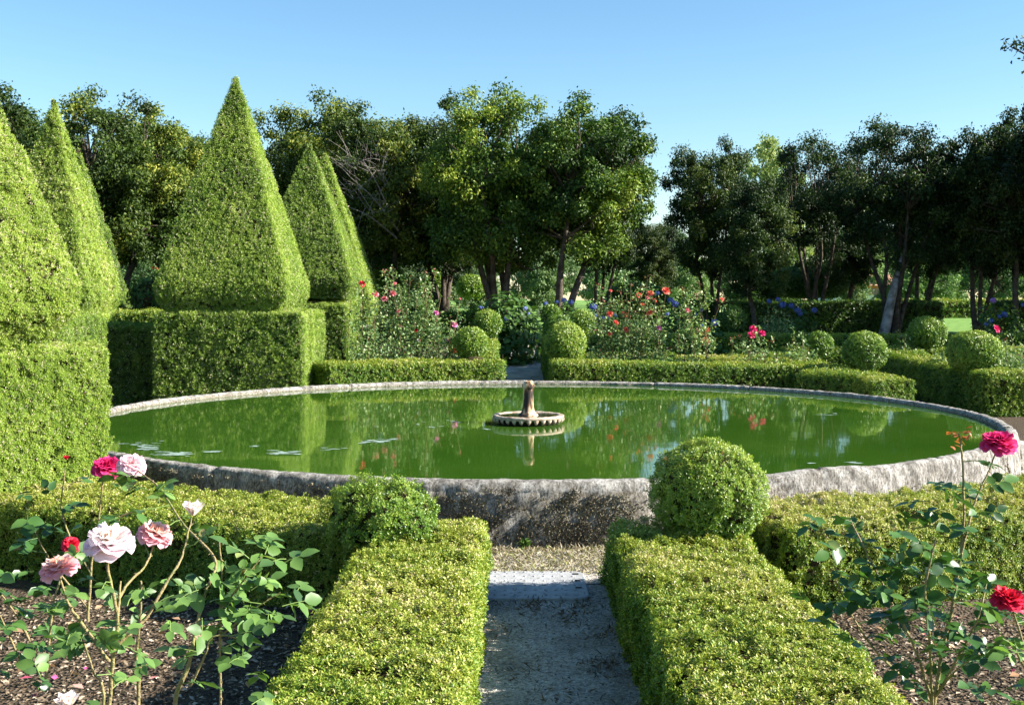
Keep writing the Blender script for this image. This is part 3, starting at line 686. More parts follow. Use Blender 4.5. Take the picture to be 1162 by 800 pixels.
tball(436, 325, 46, 36, 'bright green shrub beside the half hidden pyramid', name='clipped_dome', rz=70, seed=65, tone=.1)
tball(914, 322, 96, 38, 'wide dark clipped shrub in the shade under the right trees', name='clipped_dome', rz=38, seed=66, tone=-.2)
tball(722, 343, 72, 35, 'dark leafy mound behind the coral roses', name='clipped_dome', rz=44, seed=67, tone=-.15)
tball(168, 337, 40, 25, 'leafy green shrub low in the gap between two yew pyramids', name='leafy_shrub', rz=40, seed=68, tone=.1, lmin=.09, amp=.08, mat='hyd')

# ------------------------------------------------------------------ trees
def make_tree(seed, h, rad, base, nstem, nclump, per, lsize, spread=.5, gap=.5, flat=.8, stem_r=.13, lean=(0, 0)):
    """returns (trunk MB, leaf verts, faces, var) for a tree standing at the origin"""
    g = np.random.default_rng(seed)
    T = MB(); tips = []
    cz = (h + base) / 2; rz = (h - base) / 2
    for k in range(nstem):
        a = k / nstem * 6.28 + g.uniform(0, 1); s = spread * g.uniform(.5, 1.1) if nstem > 1 else .12
        p0 = np.array([.12 * math.cos(a), .12 * math.sin(a), -.1]) * (nstem > 1) + np.array([0, 0, -.1 * (nstem == 1)])
        p3 = np.array([lean[0] + s * rad * math.cos(a), lean[1] + s * rad * math.sin(a), h * .62 + g.uniform(-.3, .3)])
        p1 = p0 + (p3 - p0) * .3 * np.array([.7, .7, 1]) + g.normal(0, .07, 3); p2 = p0 + (p3 - p0) * .65 + g.normal(0, .12, 3)
        c = curve([p0, p1, p2, p3], 5); r = np.linspace(stem_r * g.uniform(.75, 1.1), stem_r * .28, len(c)); r[0] *= 1.35
        T.tube(c, r, 8); tips += [c[-1], c[int(len(c) * .75)], c[int(len(c) * .5)]]
    tips = np.array(tips)
    C = []
    while len(C) < nclump:
        d = nrm(g.normal(size=3)); q = g.random() ** (.42)
        p = np.array([lean[0] + d[0] * rad * q, lean[1] + d[1] * rad * q, cz + d[2] * rz * q])
        lump = .78 + .5 * vnoise(np.array([[d[0], d[1], d[2]]]) + seed, 1.7, seed)[0]
        p[:2] = lean + (p[:2] - lean) * lump; p[2] = cz + (p[2] - cz) * (.8 + .3 * lump)
        if vnoise(p[None] + 5, 1.15, seed + 3)[0] < gap * .62: continue
        C.append(p)
    C = np.array(C)
    for c in C[::2]:
        k = np.argmin(np.linalg.norm(tips - c, axis=1) + .6 * np.maximum(0, tips[:, 2] - c[2]))
        m = (tips[k] + c) / 2 + g.normal(0, .18, 3) + np.array([0, 0, .1])
        q = curve([tips[k], m, c], 4); T.tube(q, np.linspace(stem_r * .26, .008, len(q)), 5)
    n = nclump * per; ci = np.repeat(np.arange(nclump), per); cr = g.uniform(.22, .52, nclump) * (rad / 2.2) ** .5
    off = nrm(g.normal(size=(n, 3))) * np.where(g.random(n) < .10, g.uniform(.9, 1.35, n), g.random(n) ** .5)[:, None] * cr[ci][:, None]; off[:, 2] *= .75
    P = C[ci] + off
    N = nrm(nrm(off) * .6 + g.normal(size=(n, 3)) * .5 + np.array([0, 0, .45])); D = nrm(np.cross(N, g.normal(size=(n, 3))) + np.array([0, 0, -.25]))
    L = lsize * g.uniform(.7, 1.3, n)
    v, f = leaves(DIAMOND, P, D, N, L, L * .55)
    var = np.clip(.40 + .13 * g.normal(size=nclump)[ci] + .9 * (vnoise(C, .7, seed + 9)[ci] - .5) + g.normal(0, .15, n), 0, 1)
    return T, v, f, var

TREES = {}
def tree_mesh(key, leafmat='tree', bark='bark', **k):
    T, v, f, var = make_tree(**k)
    tv, tf = T.get()
    TREES[key] = (mkmesh('trunk', tv, tf, M[bark], smooth=True), mkmesh('crown', v, f, M[leafmat], fattr={'var': var}))
tree_mesh('round', seed=101, h=7.2, rad=2.1, base=2.45, nstem=3, nclump=300, per=210, lsize=.105, gap=.52)
tree_mesh('wide', seed=102, h=7.2, rad=2.6, base=2.3, nstem=5, nclump=360, per=200, lsize=.108, spread=.55, gap=.50, stem_r=.15)
tree_mesh('airy', seed=103, h=7.0, rad=2.2, base=2.6, nstem=5, nclump=230, per=150, lsize=.10, gap=.62, spread=.6, stem_r=.12)
tree_mesh('slim', seed=104, h=6.4, rad=1.6, base=1.9, nstem=1, nclump=190, per=210, lsize=.10, gap=.52, stem_r=.14)
tree_mesh('lean', seed=105, h=7.0, rad=2.1, base=2.7, nstem=2, nclump=290, per=210, lsize=.105, gap=.52, spread=.35, lean=(.9, 0), stem_r=.16)
tree_mesh('far', seed=106, leafmat='fartree', h=9.0, rad=3.6, base=.7, nstem=2, nclump=240, per=120, lsize=.22, gap=.4, stem_r=.25)
tree_mesh('low', seed=107, leafmat='fartree', h=4.2, rad=2.6, base=.2, nstem=3, nclump=160, per=120, lsize=.17, gap=.35, stem_r=.12)

def tree(key, px, d, top, label, sx=1., col=(1, 1, 1), rot=0., name='broadleaf_tree', base_z=None, group='garden trees behind the pond'):
    x = (px - CX) * d / F; z = gz(d) if base_z is None else base_z
    H = {'round': 7.2, 'wide': 7.2, 'airy': 7.0, 'slim': 6.4, 'lean': 7.0, 'far': 9.0, 'low': 4.2}[key] * 1.0
    want = EYE + (CY - top) * d / F - z
    s = want / H
    r = thing(name, label, 'tree', (x, d, z), group); r.scale = (sx * s, sx * s, s); r.rotation_euler[2] = rot
    tk, cr = TREES[key]
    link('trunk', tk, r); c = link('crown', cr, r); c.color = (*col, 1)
    return r
Y = (1.9, 1.6, 1.2)
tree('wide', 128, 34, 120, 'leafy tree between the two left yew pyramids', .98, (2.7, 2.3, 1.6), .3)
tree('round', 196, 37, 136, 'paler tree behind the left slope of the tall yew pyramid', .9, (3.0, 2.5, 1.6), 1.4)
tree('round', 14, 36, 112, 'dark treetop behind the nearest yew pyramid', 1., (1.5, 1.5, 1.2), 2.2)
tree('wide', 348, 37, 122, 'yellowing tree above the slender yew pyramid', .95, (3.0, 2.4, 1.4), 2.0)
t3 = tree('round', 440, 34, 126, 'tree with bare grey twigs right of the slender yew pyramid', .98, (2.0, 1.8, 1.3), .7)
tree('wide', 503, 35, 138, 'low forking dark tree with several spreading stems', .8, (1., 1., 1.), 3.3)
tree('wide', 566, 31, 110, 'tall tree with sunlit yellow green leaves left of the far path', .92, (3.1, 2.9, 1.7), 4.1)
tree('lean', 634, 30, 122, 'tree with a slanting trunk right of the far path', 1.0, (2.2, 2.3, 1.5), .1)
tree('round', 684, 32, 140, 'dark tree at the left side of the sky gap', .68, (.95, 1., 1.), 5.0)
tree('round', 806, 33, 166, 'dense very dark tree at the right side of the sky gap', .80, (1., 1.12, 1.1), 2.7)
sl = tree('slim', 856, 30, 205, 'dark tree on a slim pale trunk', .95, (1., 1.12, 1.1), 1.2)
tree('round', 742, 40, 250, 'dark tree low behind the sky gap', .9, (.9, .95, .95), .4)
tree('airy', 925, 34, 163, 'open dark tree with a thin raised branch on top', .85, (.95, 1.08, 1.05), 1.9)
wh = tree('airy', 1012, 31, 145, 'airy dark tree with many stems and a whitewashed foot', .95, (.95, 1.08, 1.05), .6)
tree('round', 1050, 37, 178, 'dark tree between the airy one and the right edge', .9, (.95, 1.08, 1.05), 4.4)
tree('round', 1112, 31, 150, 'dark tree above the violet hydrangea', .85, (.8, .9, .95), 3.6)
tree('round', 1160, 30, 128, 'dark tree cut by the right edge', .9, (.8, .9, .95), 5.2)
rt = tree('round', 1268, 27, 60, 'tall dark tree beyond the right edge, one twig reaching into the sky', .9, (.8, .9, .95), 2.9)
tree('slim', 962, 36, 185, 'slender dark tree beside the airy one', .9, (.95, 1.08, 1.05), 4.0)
# park trees beyond
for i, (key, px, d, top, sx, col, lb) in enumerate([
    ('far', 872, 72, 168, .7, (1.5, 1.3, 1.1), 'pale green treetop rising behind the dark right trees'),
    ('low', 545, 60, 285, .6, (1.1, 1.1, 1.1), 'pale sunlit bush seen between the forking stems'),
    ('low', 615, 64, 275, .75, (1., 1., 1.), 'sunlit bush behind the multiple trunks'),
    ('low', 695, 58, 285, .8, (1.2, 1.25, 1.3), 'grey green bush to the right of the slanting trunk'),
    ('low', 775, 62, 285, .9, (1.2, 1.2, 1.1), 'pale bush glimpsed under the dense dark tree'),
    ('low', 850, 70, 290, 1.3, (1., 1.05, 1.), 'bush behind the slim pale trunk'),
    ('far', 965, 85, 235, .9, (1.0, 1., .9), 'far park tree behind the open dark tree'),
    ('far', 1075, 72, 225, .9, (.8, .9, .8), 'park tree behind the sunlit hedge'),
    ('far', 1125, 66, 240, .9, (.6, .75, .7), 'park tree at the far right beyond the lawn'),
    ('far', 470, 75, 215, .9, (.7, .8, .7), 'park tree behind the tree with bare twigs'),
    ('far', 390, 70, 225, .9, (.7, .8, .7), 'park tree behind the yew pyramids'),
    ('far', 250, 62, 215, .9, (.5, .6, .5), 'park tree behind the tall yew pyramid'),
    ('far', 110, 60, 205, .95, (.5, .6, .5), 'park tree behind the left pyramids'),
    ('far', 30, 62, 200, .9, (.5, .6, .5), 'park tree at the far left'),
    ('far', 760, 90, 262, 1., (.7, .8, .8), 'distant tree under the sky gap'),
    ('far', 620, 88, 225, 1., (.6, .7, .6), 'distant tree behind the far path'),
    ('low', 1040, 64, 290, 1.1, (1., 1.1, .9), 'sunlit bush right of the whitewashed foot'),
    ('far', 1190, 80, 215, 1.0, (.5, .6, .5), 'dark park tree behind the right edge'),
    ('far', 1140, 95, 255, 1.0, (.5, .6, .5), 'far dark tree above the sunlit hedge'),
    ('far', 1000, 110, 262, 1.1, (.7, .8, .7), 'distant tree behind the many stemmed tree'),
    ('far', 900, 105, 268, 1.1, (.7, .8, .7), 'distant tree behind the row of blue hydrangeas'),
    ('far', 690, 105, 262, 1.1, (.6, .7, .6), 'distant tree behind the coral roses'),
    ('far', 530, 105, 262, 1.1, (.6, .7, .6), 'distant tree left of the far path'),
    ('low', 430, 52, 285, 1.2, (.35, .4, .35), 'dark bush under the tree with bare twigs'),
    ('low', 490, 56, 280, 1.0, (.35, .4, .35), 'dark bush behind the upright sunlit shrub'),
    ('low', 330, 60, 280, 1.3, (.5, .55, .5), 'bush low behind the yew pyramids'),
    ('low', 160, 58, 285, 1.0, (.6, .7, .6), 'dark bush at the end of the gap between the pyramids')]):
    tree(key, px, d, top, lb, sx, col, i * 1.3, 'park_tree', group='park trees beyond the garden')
# trees standing outside the picture on the right, which shade that part of the garden
for i, (x, y, s) in enumerate([(13.6, 22.9, 1.08), (20, 28, 1.2), (20.5, 34, 1.15)]):
    r = thing('broadleaf_tree', 'garden tree standing beyond the right edge, number unseen', 'tree', (x, y, gz(y)), 'trees outside the picture on the right'); r['label'] = 'dark garden tree standing out of sight beyond the right edge'
    r.scale = (s, s, s); r.rotation_euler[2] = i * 2.
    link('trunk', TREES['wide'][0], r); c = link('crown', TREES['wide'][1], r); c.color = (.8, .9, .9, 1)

def inv_local(root, pts):
    m = Matrix.LocRotScale(root.location, root.rotation_euler, root.scale).inverted()
    return np.array([m @ Vector(p) for p in pts])
# bare twigs on the tree beside the slender pyramid
S = MB()
for k in range(70):
    p = W(R.uniform(392, 440), R.uniform(175, 250), 31.4 + R.uniform(-.6, .6)); d = nrm(np.array([R.normal(-.4, .6), R.normal(-.5, .4), R.normal(.5, .5)]))
    q = curve([p, p + d * .3 + R.normal(0, .03, 3), p + d * .75 + R.normal(0, .06, 3)], 3); S.tube(q, np.linspace(.008, .003, len(q)), 4)
for a_, b_ in (((452, 262), (396, 200)), ((446, 250), (412, 182)), ((450, 270), (386, 232))):
    p, q = W(*a_, 32.5), W(*b_, 31.4); S.tube(curve([p, (p + q) / 2 + np.array([0, -.2, .15]), q], 5), np.linspace(.026, .006, 11), 5)
sv, sf = S.get(); link('bare_twigs', mkmesh('bare_twigs', inv_local(t3, sv), sf, M['twig']), t3)
# whitewashed foot and the branch that reaches into the sky at the right edge
S = MB(); S.tube(curve([W(1001, 389, 30.85), W(1006, 366, 30.8), W(1011, 342, 30.75), W(1018, 316, 30.8), W(1026, 290, 30.9)], 4), np.linspace(.15, .09, 17), 9)
sv, sf = S.get(); link('whitewashed_stem', mkmesh('whitewashed_stem', inv_local(wh, sv), sf, M['palebark'], smooth=True), wh)
S = MB(); S.tube(curve([W(1215, 105, 26.5), W(1180, 72, 26), W(1146, 53, 25.6)], 5), np.linspace(.05, .012, 11), 5); S.tube(curve([W(1185, 76, 26), W(1166, 46, 25.8), W(1158, 44, 25.7)], 4), np.linspace(.02, .008, 9), 5)
sv, sf = S.get(); link('branch', mkmesh('branch', inv_local(rt, sv), sf, M['bark']), rt)
n = 130; cc = np.array([W(*q, 25.7) for q in ((1140, 51), (1147, 53), (1153, 50), (1158, 58), (1159, 47), (1166, 55), (1172, 62), (1180, 70))]); ci = R.integers(0, len(cc), n)
P = cc[ci] + R.normal(0, .055, (n, 3)); lv, lf = leaves(DIAMOND, P, rvec(n), rvec(n), R.uniform(.08, .13, n), R.uniform(.04, .07, n))
o = link('branch_leaves', mkmesh('branch_leaves', inv_local(rt, lv), lf, M['tree'], fattr={'var': R.uniform(.1, .7, n)}), rt)

# ------------------------------------------------------------------ roses
def bloom_mesh(name, mat, r=1., layers=((4, .14, 82, .34), (6, .26, 70, .46), (7, .38, 56, .58), (9, .50, 38, .70), (10, .58, 20, .78), (9, .60, 4, .82)), seed=0, wav=.07):
    """a rose of unit radius, opening towards +z"""
    g = np.random.default_rng(seed); S = MB(); tone = []
    ph = 0
    for li, (n, rb, lift, ln) in enumerate(layers):
        for k in range(n):
            a = ph + k / n * 6.283 + g.normal(0, .1); el = math.radians(lift + g.normal(0, 6))
            nu, nv = 6, 5; hw = (.48 if li > 1 else .45) * (ln + .1) * g.uniform(.9, 1.15); V = []
            for i in range(nu):
                u = i / (nu - 1)
                for j in range(nv):
                    s = j / (nv - 1) * 2 - 1
                    wid = hw * math.sin(min(1, .18 + u * 1.05) * math.pi * .62) * (1 - .18 * max(0, u - .8) * 5)
                    curl = (u - .15) * -.5 if li > 1 else u * .25
                    e = el + curl * .9
                    rad = rb * .25 + ln * u * math.cos(e) + (.12 * s * s if li < 3 else -.03 * s * s)
                    z = -.12 + ln * u * math.sin(e) + .16 * s * s * ln + wav * math.sin(s * 4 + k * 2.3 + u * 3) * u - .10 * (li > 3)
                    x = rad; y = s * wid
                    if u > .95: x -= .05 * abs(s)
                    V.append((x * math.cos(a) - y * math.sin(a), x * math.sin(a) + y * math.cos(a), z))
                    tone.append(min(1, max(0, (.15 + .17 * li) * .75 + .35 * u * (li / 5) + g.normal(0, .03))))
            S.add(V, [(i * nv + j, i * nv + j + 1, i * nv + j + 1 + nv, i * nv + j + nv) for i in range(nu - 1) for j in range(nv - 1)])
        ph += .7
    v, f = S.get()
    return mkmesh(name, v * r, f, mat, vattr={'tone': np.array(tone)}, smooth=True)

def bud_mesh(name, mat, seed=0):
    return bloom_mesh(name, mat, 1., ((3, .12, 86, .7), (4, .2, 82, .9), (5, .26, 74, 1.0)), seed, .02)
BL = {k: bloom_mesh('bloom', PET[k], seed=i) for i, k in enumerate(PET) if 'blue' not in k and k != 'violet'}
SM = {k: bloom_mesh('bloom', PET[k], 1., ((4, .2, 70, .5), (5, .45, 45, .75), (6, .6, 18, .9)), i + 40) for i, k in enumerate(('coral', 'pink', 'red', 'mauve', 'white', 'magenta'))}
BUD = {k: bud_mesh('bud', PET[k], 3) for k in ('palepink', 'peach', 'red', 'pink')}

def put(root, me, p, r, axis, name, spin=0.):
    o = link(name, me, root); q = Vector(axis).normalized().to_track_quat('Z', 'Y')
    o.rotation_mode = 'QUATERNION'; o.rotation_quaternion = q @ Vector((0, 0, 1)).rotation_difference(Vector((0, 0, 1))) if not spin else q @ Matrix.Rotation(spin, 3, 'Z').to_quaternion()
    o.location = Vector(p) - root.location; o.scale = (r, r, r)
    return o

def compound(P, D, size, n5=5):
    """compound rose leaf: leaflet places, directions, normals, lengths"""
    D = nrm(D + np.array([0, 0, R.normal(0, .35)])); up = np.array([0, 0, 1.]); side = nrm(np.cross(D, up) + 1e-6); N = nrm(np.cross(side, D) + R.normal(0, .45, 3) + np.array([.15, -.15, 0]))
    side = nrm(np.cross(D, N)); st = size * 1.15; out = []
    stalk = [P, P + D * st * .5 + N * st * .03, P + D * st + N * -.05 * st]
    out.append((stalk[2], D + N * -.2, N, size))
    for t, k in ((.72, .9), (.36, .75))[:(n5 - 1) // 2]:
        for s in (-1, 1):
            out.append((P + D * st * t, nrm(side * s + D * .35 - N * R.uniform(0, .3)), nrm(N + R.normal(0, .35, 3) + side * s * .25), size * k * R.uniform(.85, 1.1)))
    return out, stalk

def rose_bush(label, base, canes, blooms, buds=(), size=.045, every=.10, leafmat='rose', extra=(), name='rose_bush', group=None, thick=.006, canemat='cane', redtip=None, skip=.0, reach=.05):
    """canes: list of (points, radius); leaves set along the upper part of each"""
    root = thing(name, label, 'rose bush', base, group)
    LP = []; stalks = MB()
    for ci, (pts, rad) in enumerate(canes):
        c = curve(pts, 6); c[1:-1] += R.normal(0, rad * .12, (len(c) - 2, 3)); S = MB(); S.tube(c, .86 * np.linspace(rad, rad * .45, len(c)) * R.uniform(.9, 1.12, len(c)), 7)
        seg = np.linalg.norm(np.diff(c, axis=0), axis=1); s = np.concatenate([[0], np.cumsum(seg)])
        # thorns
        for u in np.arange(.05, s[-1], .045):
            p = np.array([np.interp(u, s, c[:, k]) for k in range(3)]); d = rvec(1)[0]; rr = rad * .8
            S.tube([p + d * rr * .5, p + d * (rr + .006) + np.array([0, 0, -.002])], [.0022, .0004], 3, False)
        part('cane', *S.get(), M[canemat], root, smooth=True)
        u = s[-1] * skip + R.uniform(0, every)
        while u < s[-1] - .03:
            p = np.array([np.interp(u, s, c[:, k]) for k in range(3)]); az = R.uniform(0, 6.28)
            d = nrm(np.array([math.cos(az), math.sin(az) * .8, R.uniform(-.15, .5)]))
            st = p + d * reach * R.uniform(.4, 1.)
            stalks.tube([p, st], [.0016, .0012], 4, False)
            LP.append((st, d)); u += every * R.uniform(.7, 1.3)
    for p, n, sp in extra:
        for _ in range(n):
            az = R.uniform(0, 6.28); LP.append((np.asarray(p) + R.normal(0, sp, 3), nrm(np.array([math.cos(az), math.sin(az), R.uniform(-.3, .4)]))))
    P, D, N, L = [], [], [], []
    for p, d in LP:
        out, stalk = compound(p, d, size * R.uniform(.75, 1.2), 5 if R.random() < .7 else 3)
        stalks.tube(stalk, [.0014, .0012, .0009], 4, False)
        for q in out: P.append(q[0]); D.append(q[1]); N.append(q[2]); L.append(q[3])
    P, D, N, L = map(np.array, (P, D, N, L)); v, f = leaves(LEAFLET, P, D, N, L, L * R.uniform(.62, .78, len(L)))
    var = np.clip(R.normal(.42, .2, len(L)) + .1 * (R.random(len(L)) < .1), 0, .97); var[R.random(len(L)) < .010] = 1
    fv = np.repeat(var, len(LEAFLET[1])); fl = [f]
    if stalks.n:
        sv, sf = stalks.get(); fl += [q + len(v) for q in sf]; v = np.vstack([v, sv]); fv = np.concatenate([fv, np.full(sum(len(q) for q in sf), .8)])
    part('foliage', v, fl, M[leafmat], root, fattr={'var': fv}, smooth=True)
    for k, p, r, ax in blooms:
        put(root, BL[k], p, r, ax, 'bloom', R.uniform(.1, 6))
    for k, p, r, ax in buds:
        o = put(root, BUD[k], p, r, ax, 'bud', 1.)
    return root

D1 = 2.35
g0 = lambda px, d: np.array([(px - CX) * d / F, d, -.02])
rose_bush('rose bush with large pale pink blooms at the lower left', g0(122, 2.45),
    [([W(118, 905, 2.4), W(124, 800, 2.36), W(129, 739, 2.34), W(133, 703, 2.33), W(124, 652, 2.31), W(123, 628, 2.3)], .0062),
     ([W(129, 735, 2.34), W(165, 701, 2.36), W(191, 657, 2.40), W(207, 631, 2.45), W(217, 588, 2.5)], .0048),
     ([W(133, 703, 2.33), W(137, 659, 2.34)], .0045),
     ([W(158, 905, 2.5), W(157, 768, 2.47), W(155, 745, 2.46), W(159, 703, 2.45), W(160, 659, 2.44)], .0055),
     ([W(134, 680, 2.36), W(145, 662, 2.42), W(165, 641, 2.46), W(177, 612, 2.5)], .0042),
     ([W(124, 750, 2.38), W(90, 703, 2.38), W(77, 683, 2.37), W(66, 650, 2.36)], .0045),
     ([W(112, 905, 2.3), W(118, 790, 2.28), W(106, 762, 2.26), W(96, 730, 2.25)], .0045)],
    [('palepink', W(124, 611, 2.28), .054, (.05, -.22, .97)), ('peach', W(177, 603, 2.5), .042, (.35, -.15, .92)), ('peach', W(66, 641, 2.36), .043, (-.2, -.15, .95))],
    [('palepink', W(219, 583, 2.5), .030, (.1, -.1, 1)), ('palepink', W(77, 801, 2.1), .026, (-.1, -.2, 1))], size=.036, every=.115, skip=.3,
    extra=[(W(150, 772, 2.3), 5, .05), (W(160, 715, 2.4), 5, .06), (W(98, 712, 2.4), 6, .06), (W(78, 668, 2.42), 4, .05), (W(205, 690, 2.5), 4, .06), (W(60, 775, 2.2), 2, .04), (W(120, 690, 2.45), 3, .06)])
rose_bush('tall arching rose cane with a blush bloom against the pond wall', g0(199, 2.85),
    [([W(194, 880, 2.85), W(199, 796, 2.83), W(214, 755, 2.82), W(222, 716, 2.83), W(230, 683, 2.85), W(240, 652, 2.88)], .0075),
     ([W(236, 665, 2.87), W(244, 634, 2.9), W(210, 597, 3.0), W(192, 570, 3.1), W(176, 549, 3.2), W(152, 531, 3.3)], .0045),
     ([W(216, 778, 2.82), W(232, 745, 2.8), W(240, 724, 2.8), W(258, 721, 2.8), W(275, 727, 2.8)], .004),
     ([W(250, 870, 2.95), W(250, 700, 2.93), W(252, 660, 2.92), W(249, 615, 2.9)], .0045),
     ([W(252, 690, 2.92), W(275, 660, 2.9), W(296, 632, 2.9)], .0035), ([W(252, 720, 2.92), W(290, 690, 2.9), W(318, 672, 2.9)], .0035)],
    [('blush', W(150, 525, 3.3), .046, (.25, -.35, .9))], size=.045, every=.10, skip=.3,
    extra=[(W(292, 640, 2.9), 7, .05), (W(285, 665, 2.9), 8, .06), (W(300, 690, 2.92), 8, .06), (W(255, 655, 2.9), 4, .05), (W(285, 712, 2.9), 6, .05), (W(240, 695, 2.88), 5, .05), (W(192, 552, 3.15), 2, .03), (W(205, 585, 3.05), 2, .03), (W(265, 740, 2.9), 5, .07)])
rose_bush('rose bush with one magenta bloom in front of the left yew block', g0(105, 3.5),
    [([W(100, 705, 3.5), W(104, 640, 3.5), W(112, 590, 3.48), W(118, 535, 3.45)], .005), ([W(103, 650, 3.5), W(80, 610, 3.5), W(70, 575, 3.5), W(74, 530, 3.5)], .004), ([W(100, 690, 3.5), W(60, 640, 3.5), W(38, 600, 3.5)], .004)],
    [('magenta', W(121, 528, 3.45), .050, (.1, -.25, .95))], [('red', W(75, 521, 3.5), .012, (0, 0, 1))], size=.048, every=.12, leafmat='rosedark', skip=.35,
    extra=[(W(65, 575, 3.5), 4, .06), (W(112, 568, 3.48), 3, .04), (W(40, 640, 3.4), 5, .08), (W(150, 565, 3.4), 3, .05)])
rose_bush('small rose with a dark red bloom near the left edge', g0(60, 3.0),
    [([W(52, 770, 3.0), W(60, 690, 3.0), W(72, 645, 3.0), W(80, 622, 3.0)], .0045), ([W(50, 760, 3.0), W(20, 700, 3.0), W(-10, 660, 3.0)], .004), ([W(30, 765, 3.0), W(10, 720, 2.95), W(-4, 690, 2.9)], .004)],
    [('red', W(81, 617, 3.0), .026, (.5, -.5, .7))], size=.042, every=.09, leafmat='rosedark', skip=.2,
    extra=[(W(12, 665, 3.0), 4, .07), (W(45, 700, 3.0), 5, .07), (W(8, 740, 2.9), 4, .07), (W(55, 730, 3.0), 4, .06)])
rose_bush('leafy dark rose bush with a magenta bloom at the lower right', g0(1058, 3.15),
    [([W(1060, 800, 3.15), W(1068, 745, 3.15), W(1080, 690, 3.15), W(1090, 630, 3.15), W(1094, 575, 3.15), W(1092, 520, 3.15), W(1088, 492, 3.15)], .0065),
     ([W(1088, 640, 3.15), W(1098, 600, 3.15), W(1108, 565, 3.17), W(1122, 535, 3.18), W(1131, 508, 3.2)], .0048),
     ([W(1058, 800, 3.15), W(1040, 740, 3.1), W(1010, 680, 3.1), W(985, 630, 3.1), W(965, 590, 3.1)], .005),
     ([W(1058, 800, 3.15), W(1055, 730, 3.05), W(1050, 670, 3.0), W(1062, 610, 3.0)], .005),
     ([W(1062, 790, 3.15), W(1090, 740, 3.1), W(1110, 700, 3.05), W(1120, 660, 3.1)], .0045),
     ([W(1062, 790, 3.15), W(1085, 760, 3.05), W(1112, 742, 3.0)], .004), ([W(1055, 795, 3.2), W(1000, 745, 3.2), W(968, 700, 3.2), W(945, 650, 3.2)], .0045)],
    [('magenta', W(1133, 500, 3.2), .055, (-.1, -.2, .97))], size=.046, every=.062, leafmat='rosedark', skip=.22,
    extra=[(W(985, 640, 3.1), 13, .09), (W(960, 605, 3.1), 5, .07), (W(1000, 690, 3.1), 12, .08), (W(1050, 660, 3.05), 12, .09), (W(1040, 710, 3.1), 12, .09), (W(1090, 640, 3.1), 9, .08), (W(1085, 560, 3.15), 6, .05), (W(1095, 690, 3.1), 8, .08), (W(1060, 740, 3.1), 7, .07), (W(1105, 735, 3.0), 6, .05), (W(975, 700, 3.1), 4, .05)])
rr_ = [o for o in COL.objects if o.name.startswith('rose_bush')][-1]
n = 26; P = W(1090, 494, 3.15) + R.normal(0, 1, (n, 3)) * np.array([.022, .02, .014]); D = nrm(R.normal(size=(n, 3)) * np.array([1, .6, .3]) + np.array([0, 0, -.1]))
lv, lf = leaves(LEAFLET, P, D, nrm(rvec(n) * .5 + np.array([0, 0, 1])), R.uniform(.014, .026, n), R.uniform(.008, .013, n))
part('young_leaves', lv, lf, M['redleaf'], rr_, fattr={'var': np.repeat(R.random(n), len(LEAFLET[1]))}, smooth=True)
rose_bush('rose stem with a crimson bloom leaning in at the right edge', g0(1165, 2.75),
    [([W(1190, 905, 2.75), W(1176, 790, 2.75), W(1158, 720, 2.75), W(1146, 682, 2.75)], .005), ([W(1170, 770, 2.75), W(1150, 735, 2.7), W(1125, 708, 2.7)], .004)],
    [('red', W(1144, 677, 2.75), .045, (.05, -.15, .97))], size=.046, every=.09, skip=.3, extra=[(W(1138, 708, 2.72), 3, .03), (W(1150, 775, 2.0), 3, .05), (W(1158, 745, 2.6), 2, .04)], leafmat='rose')

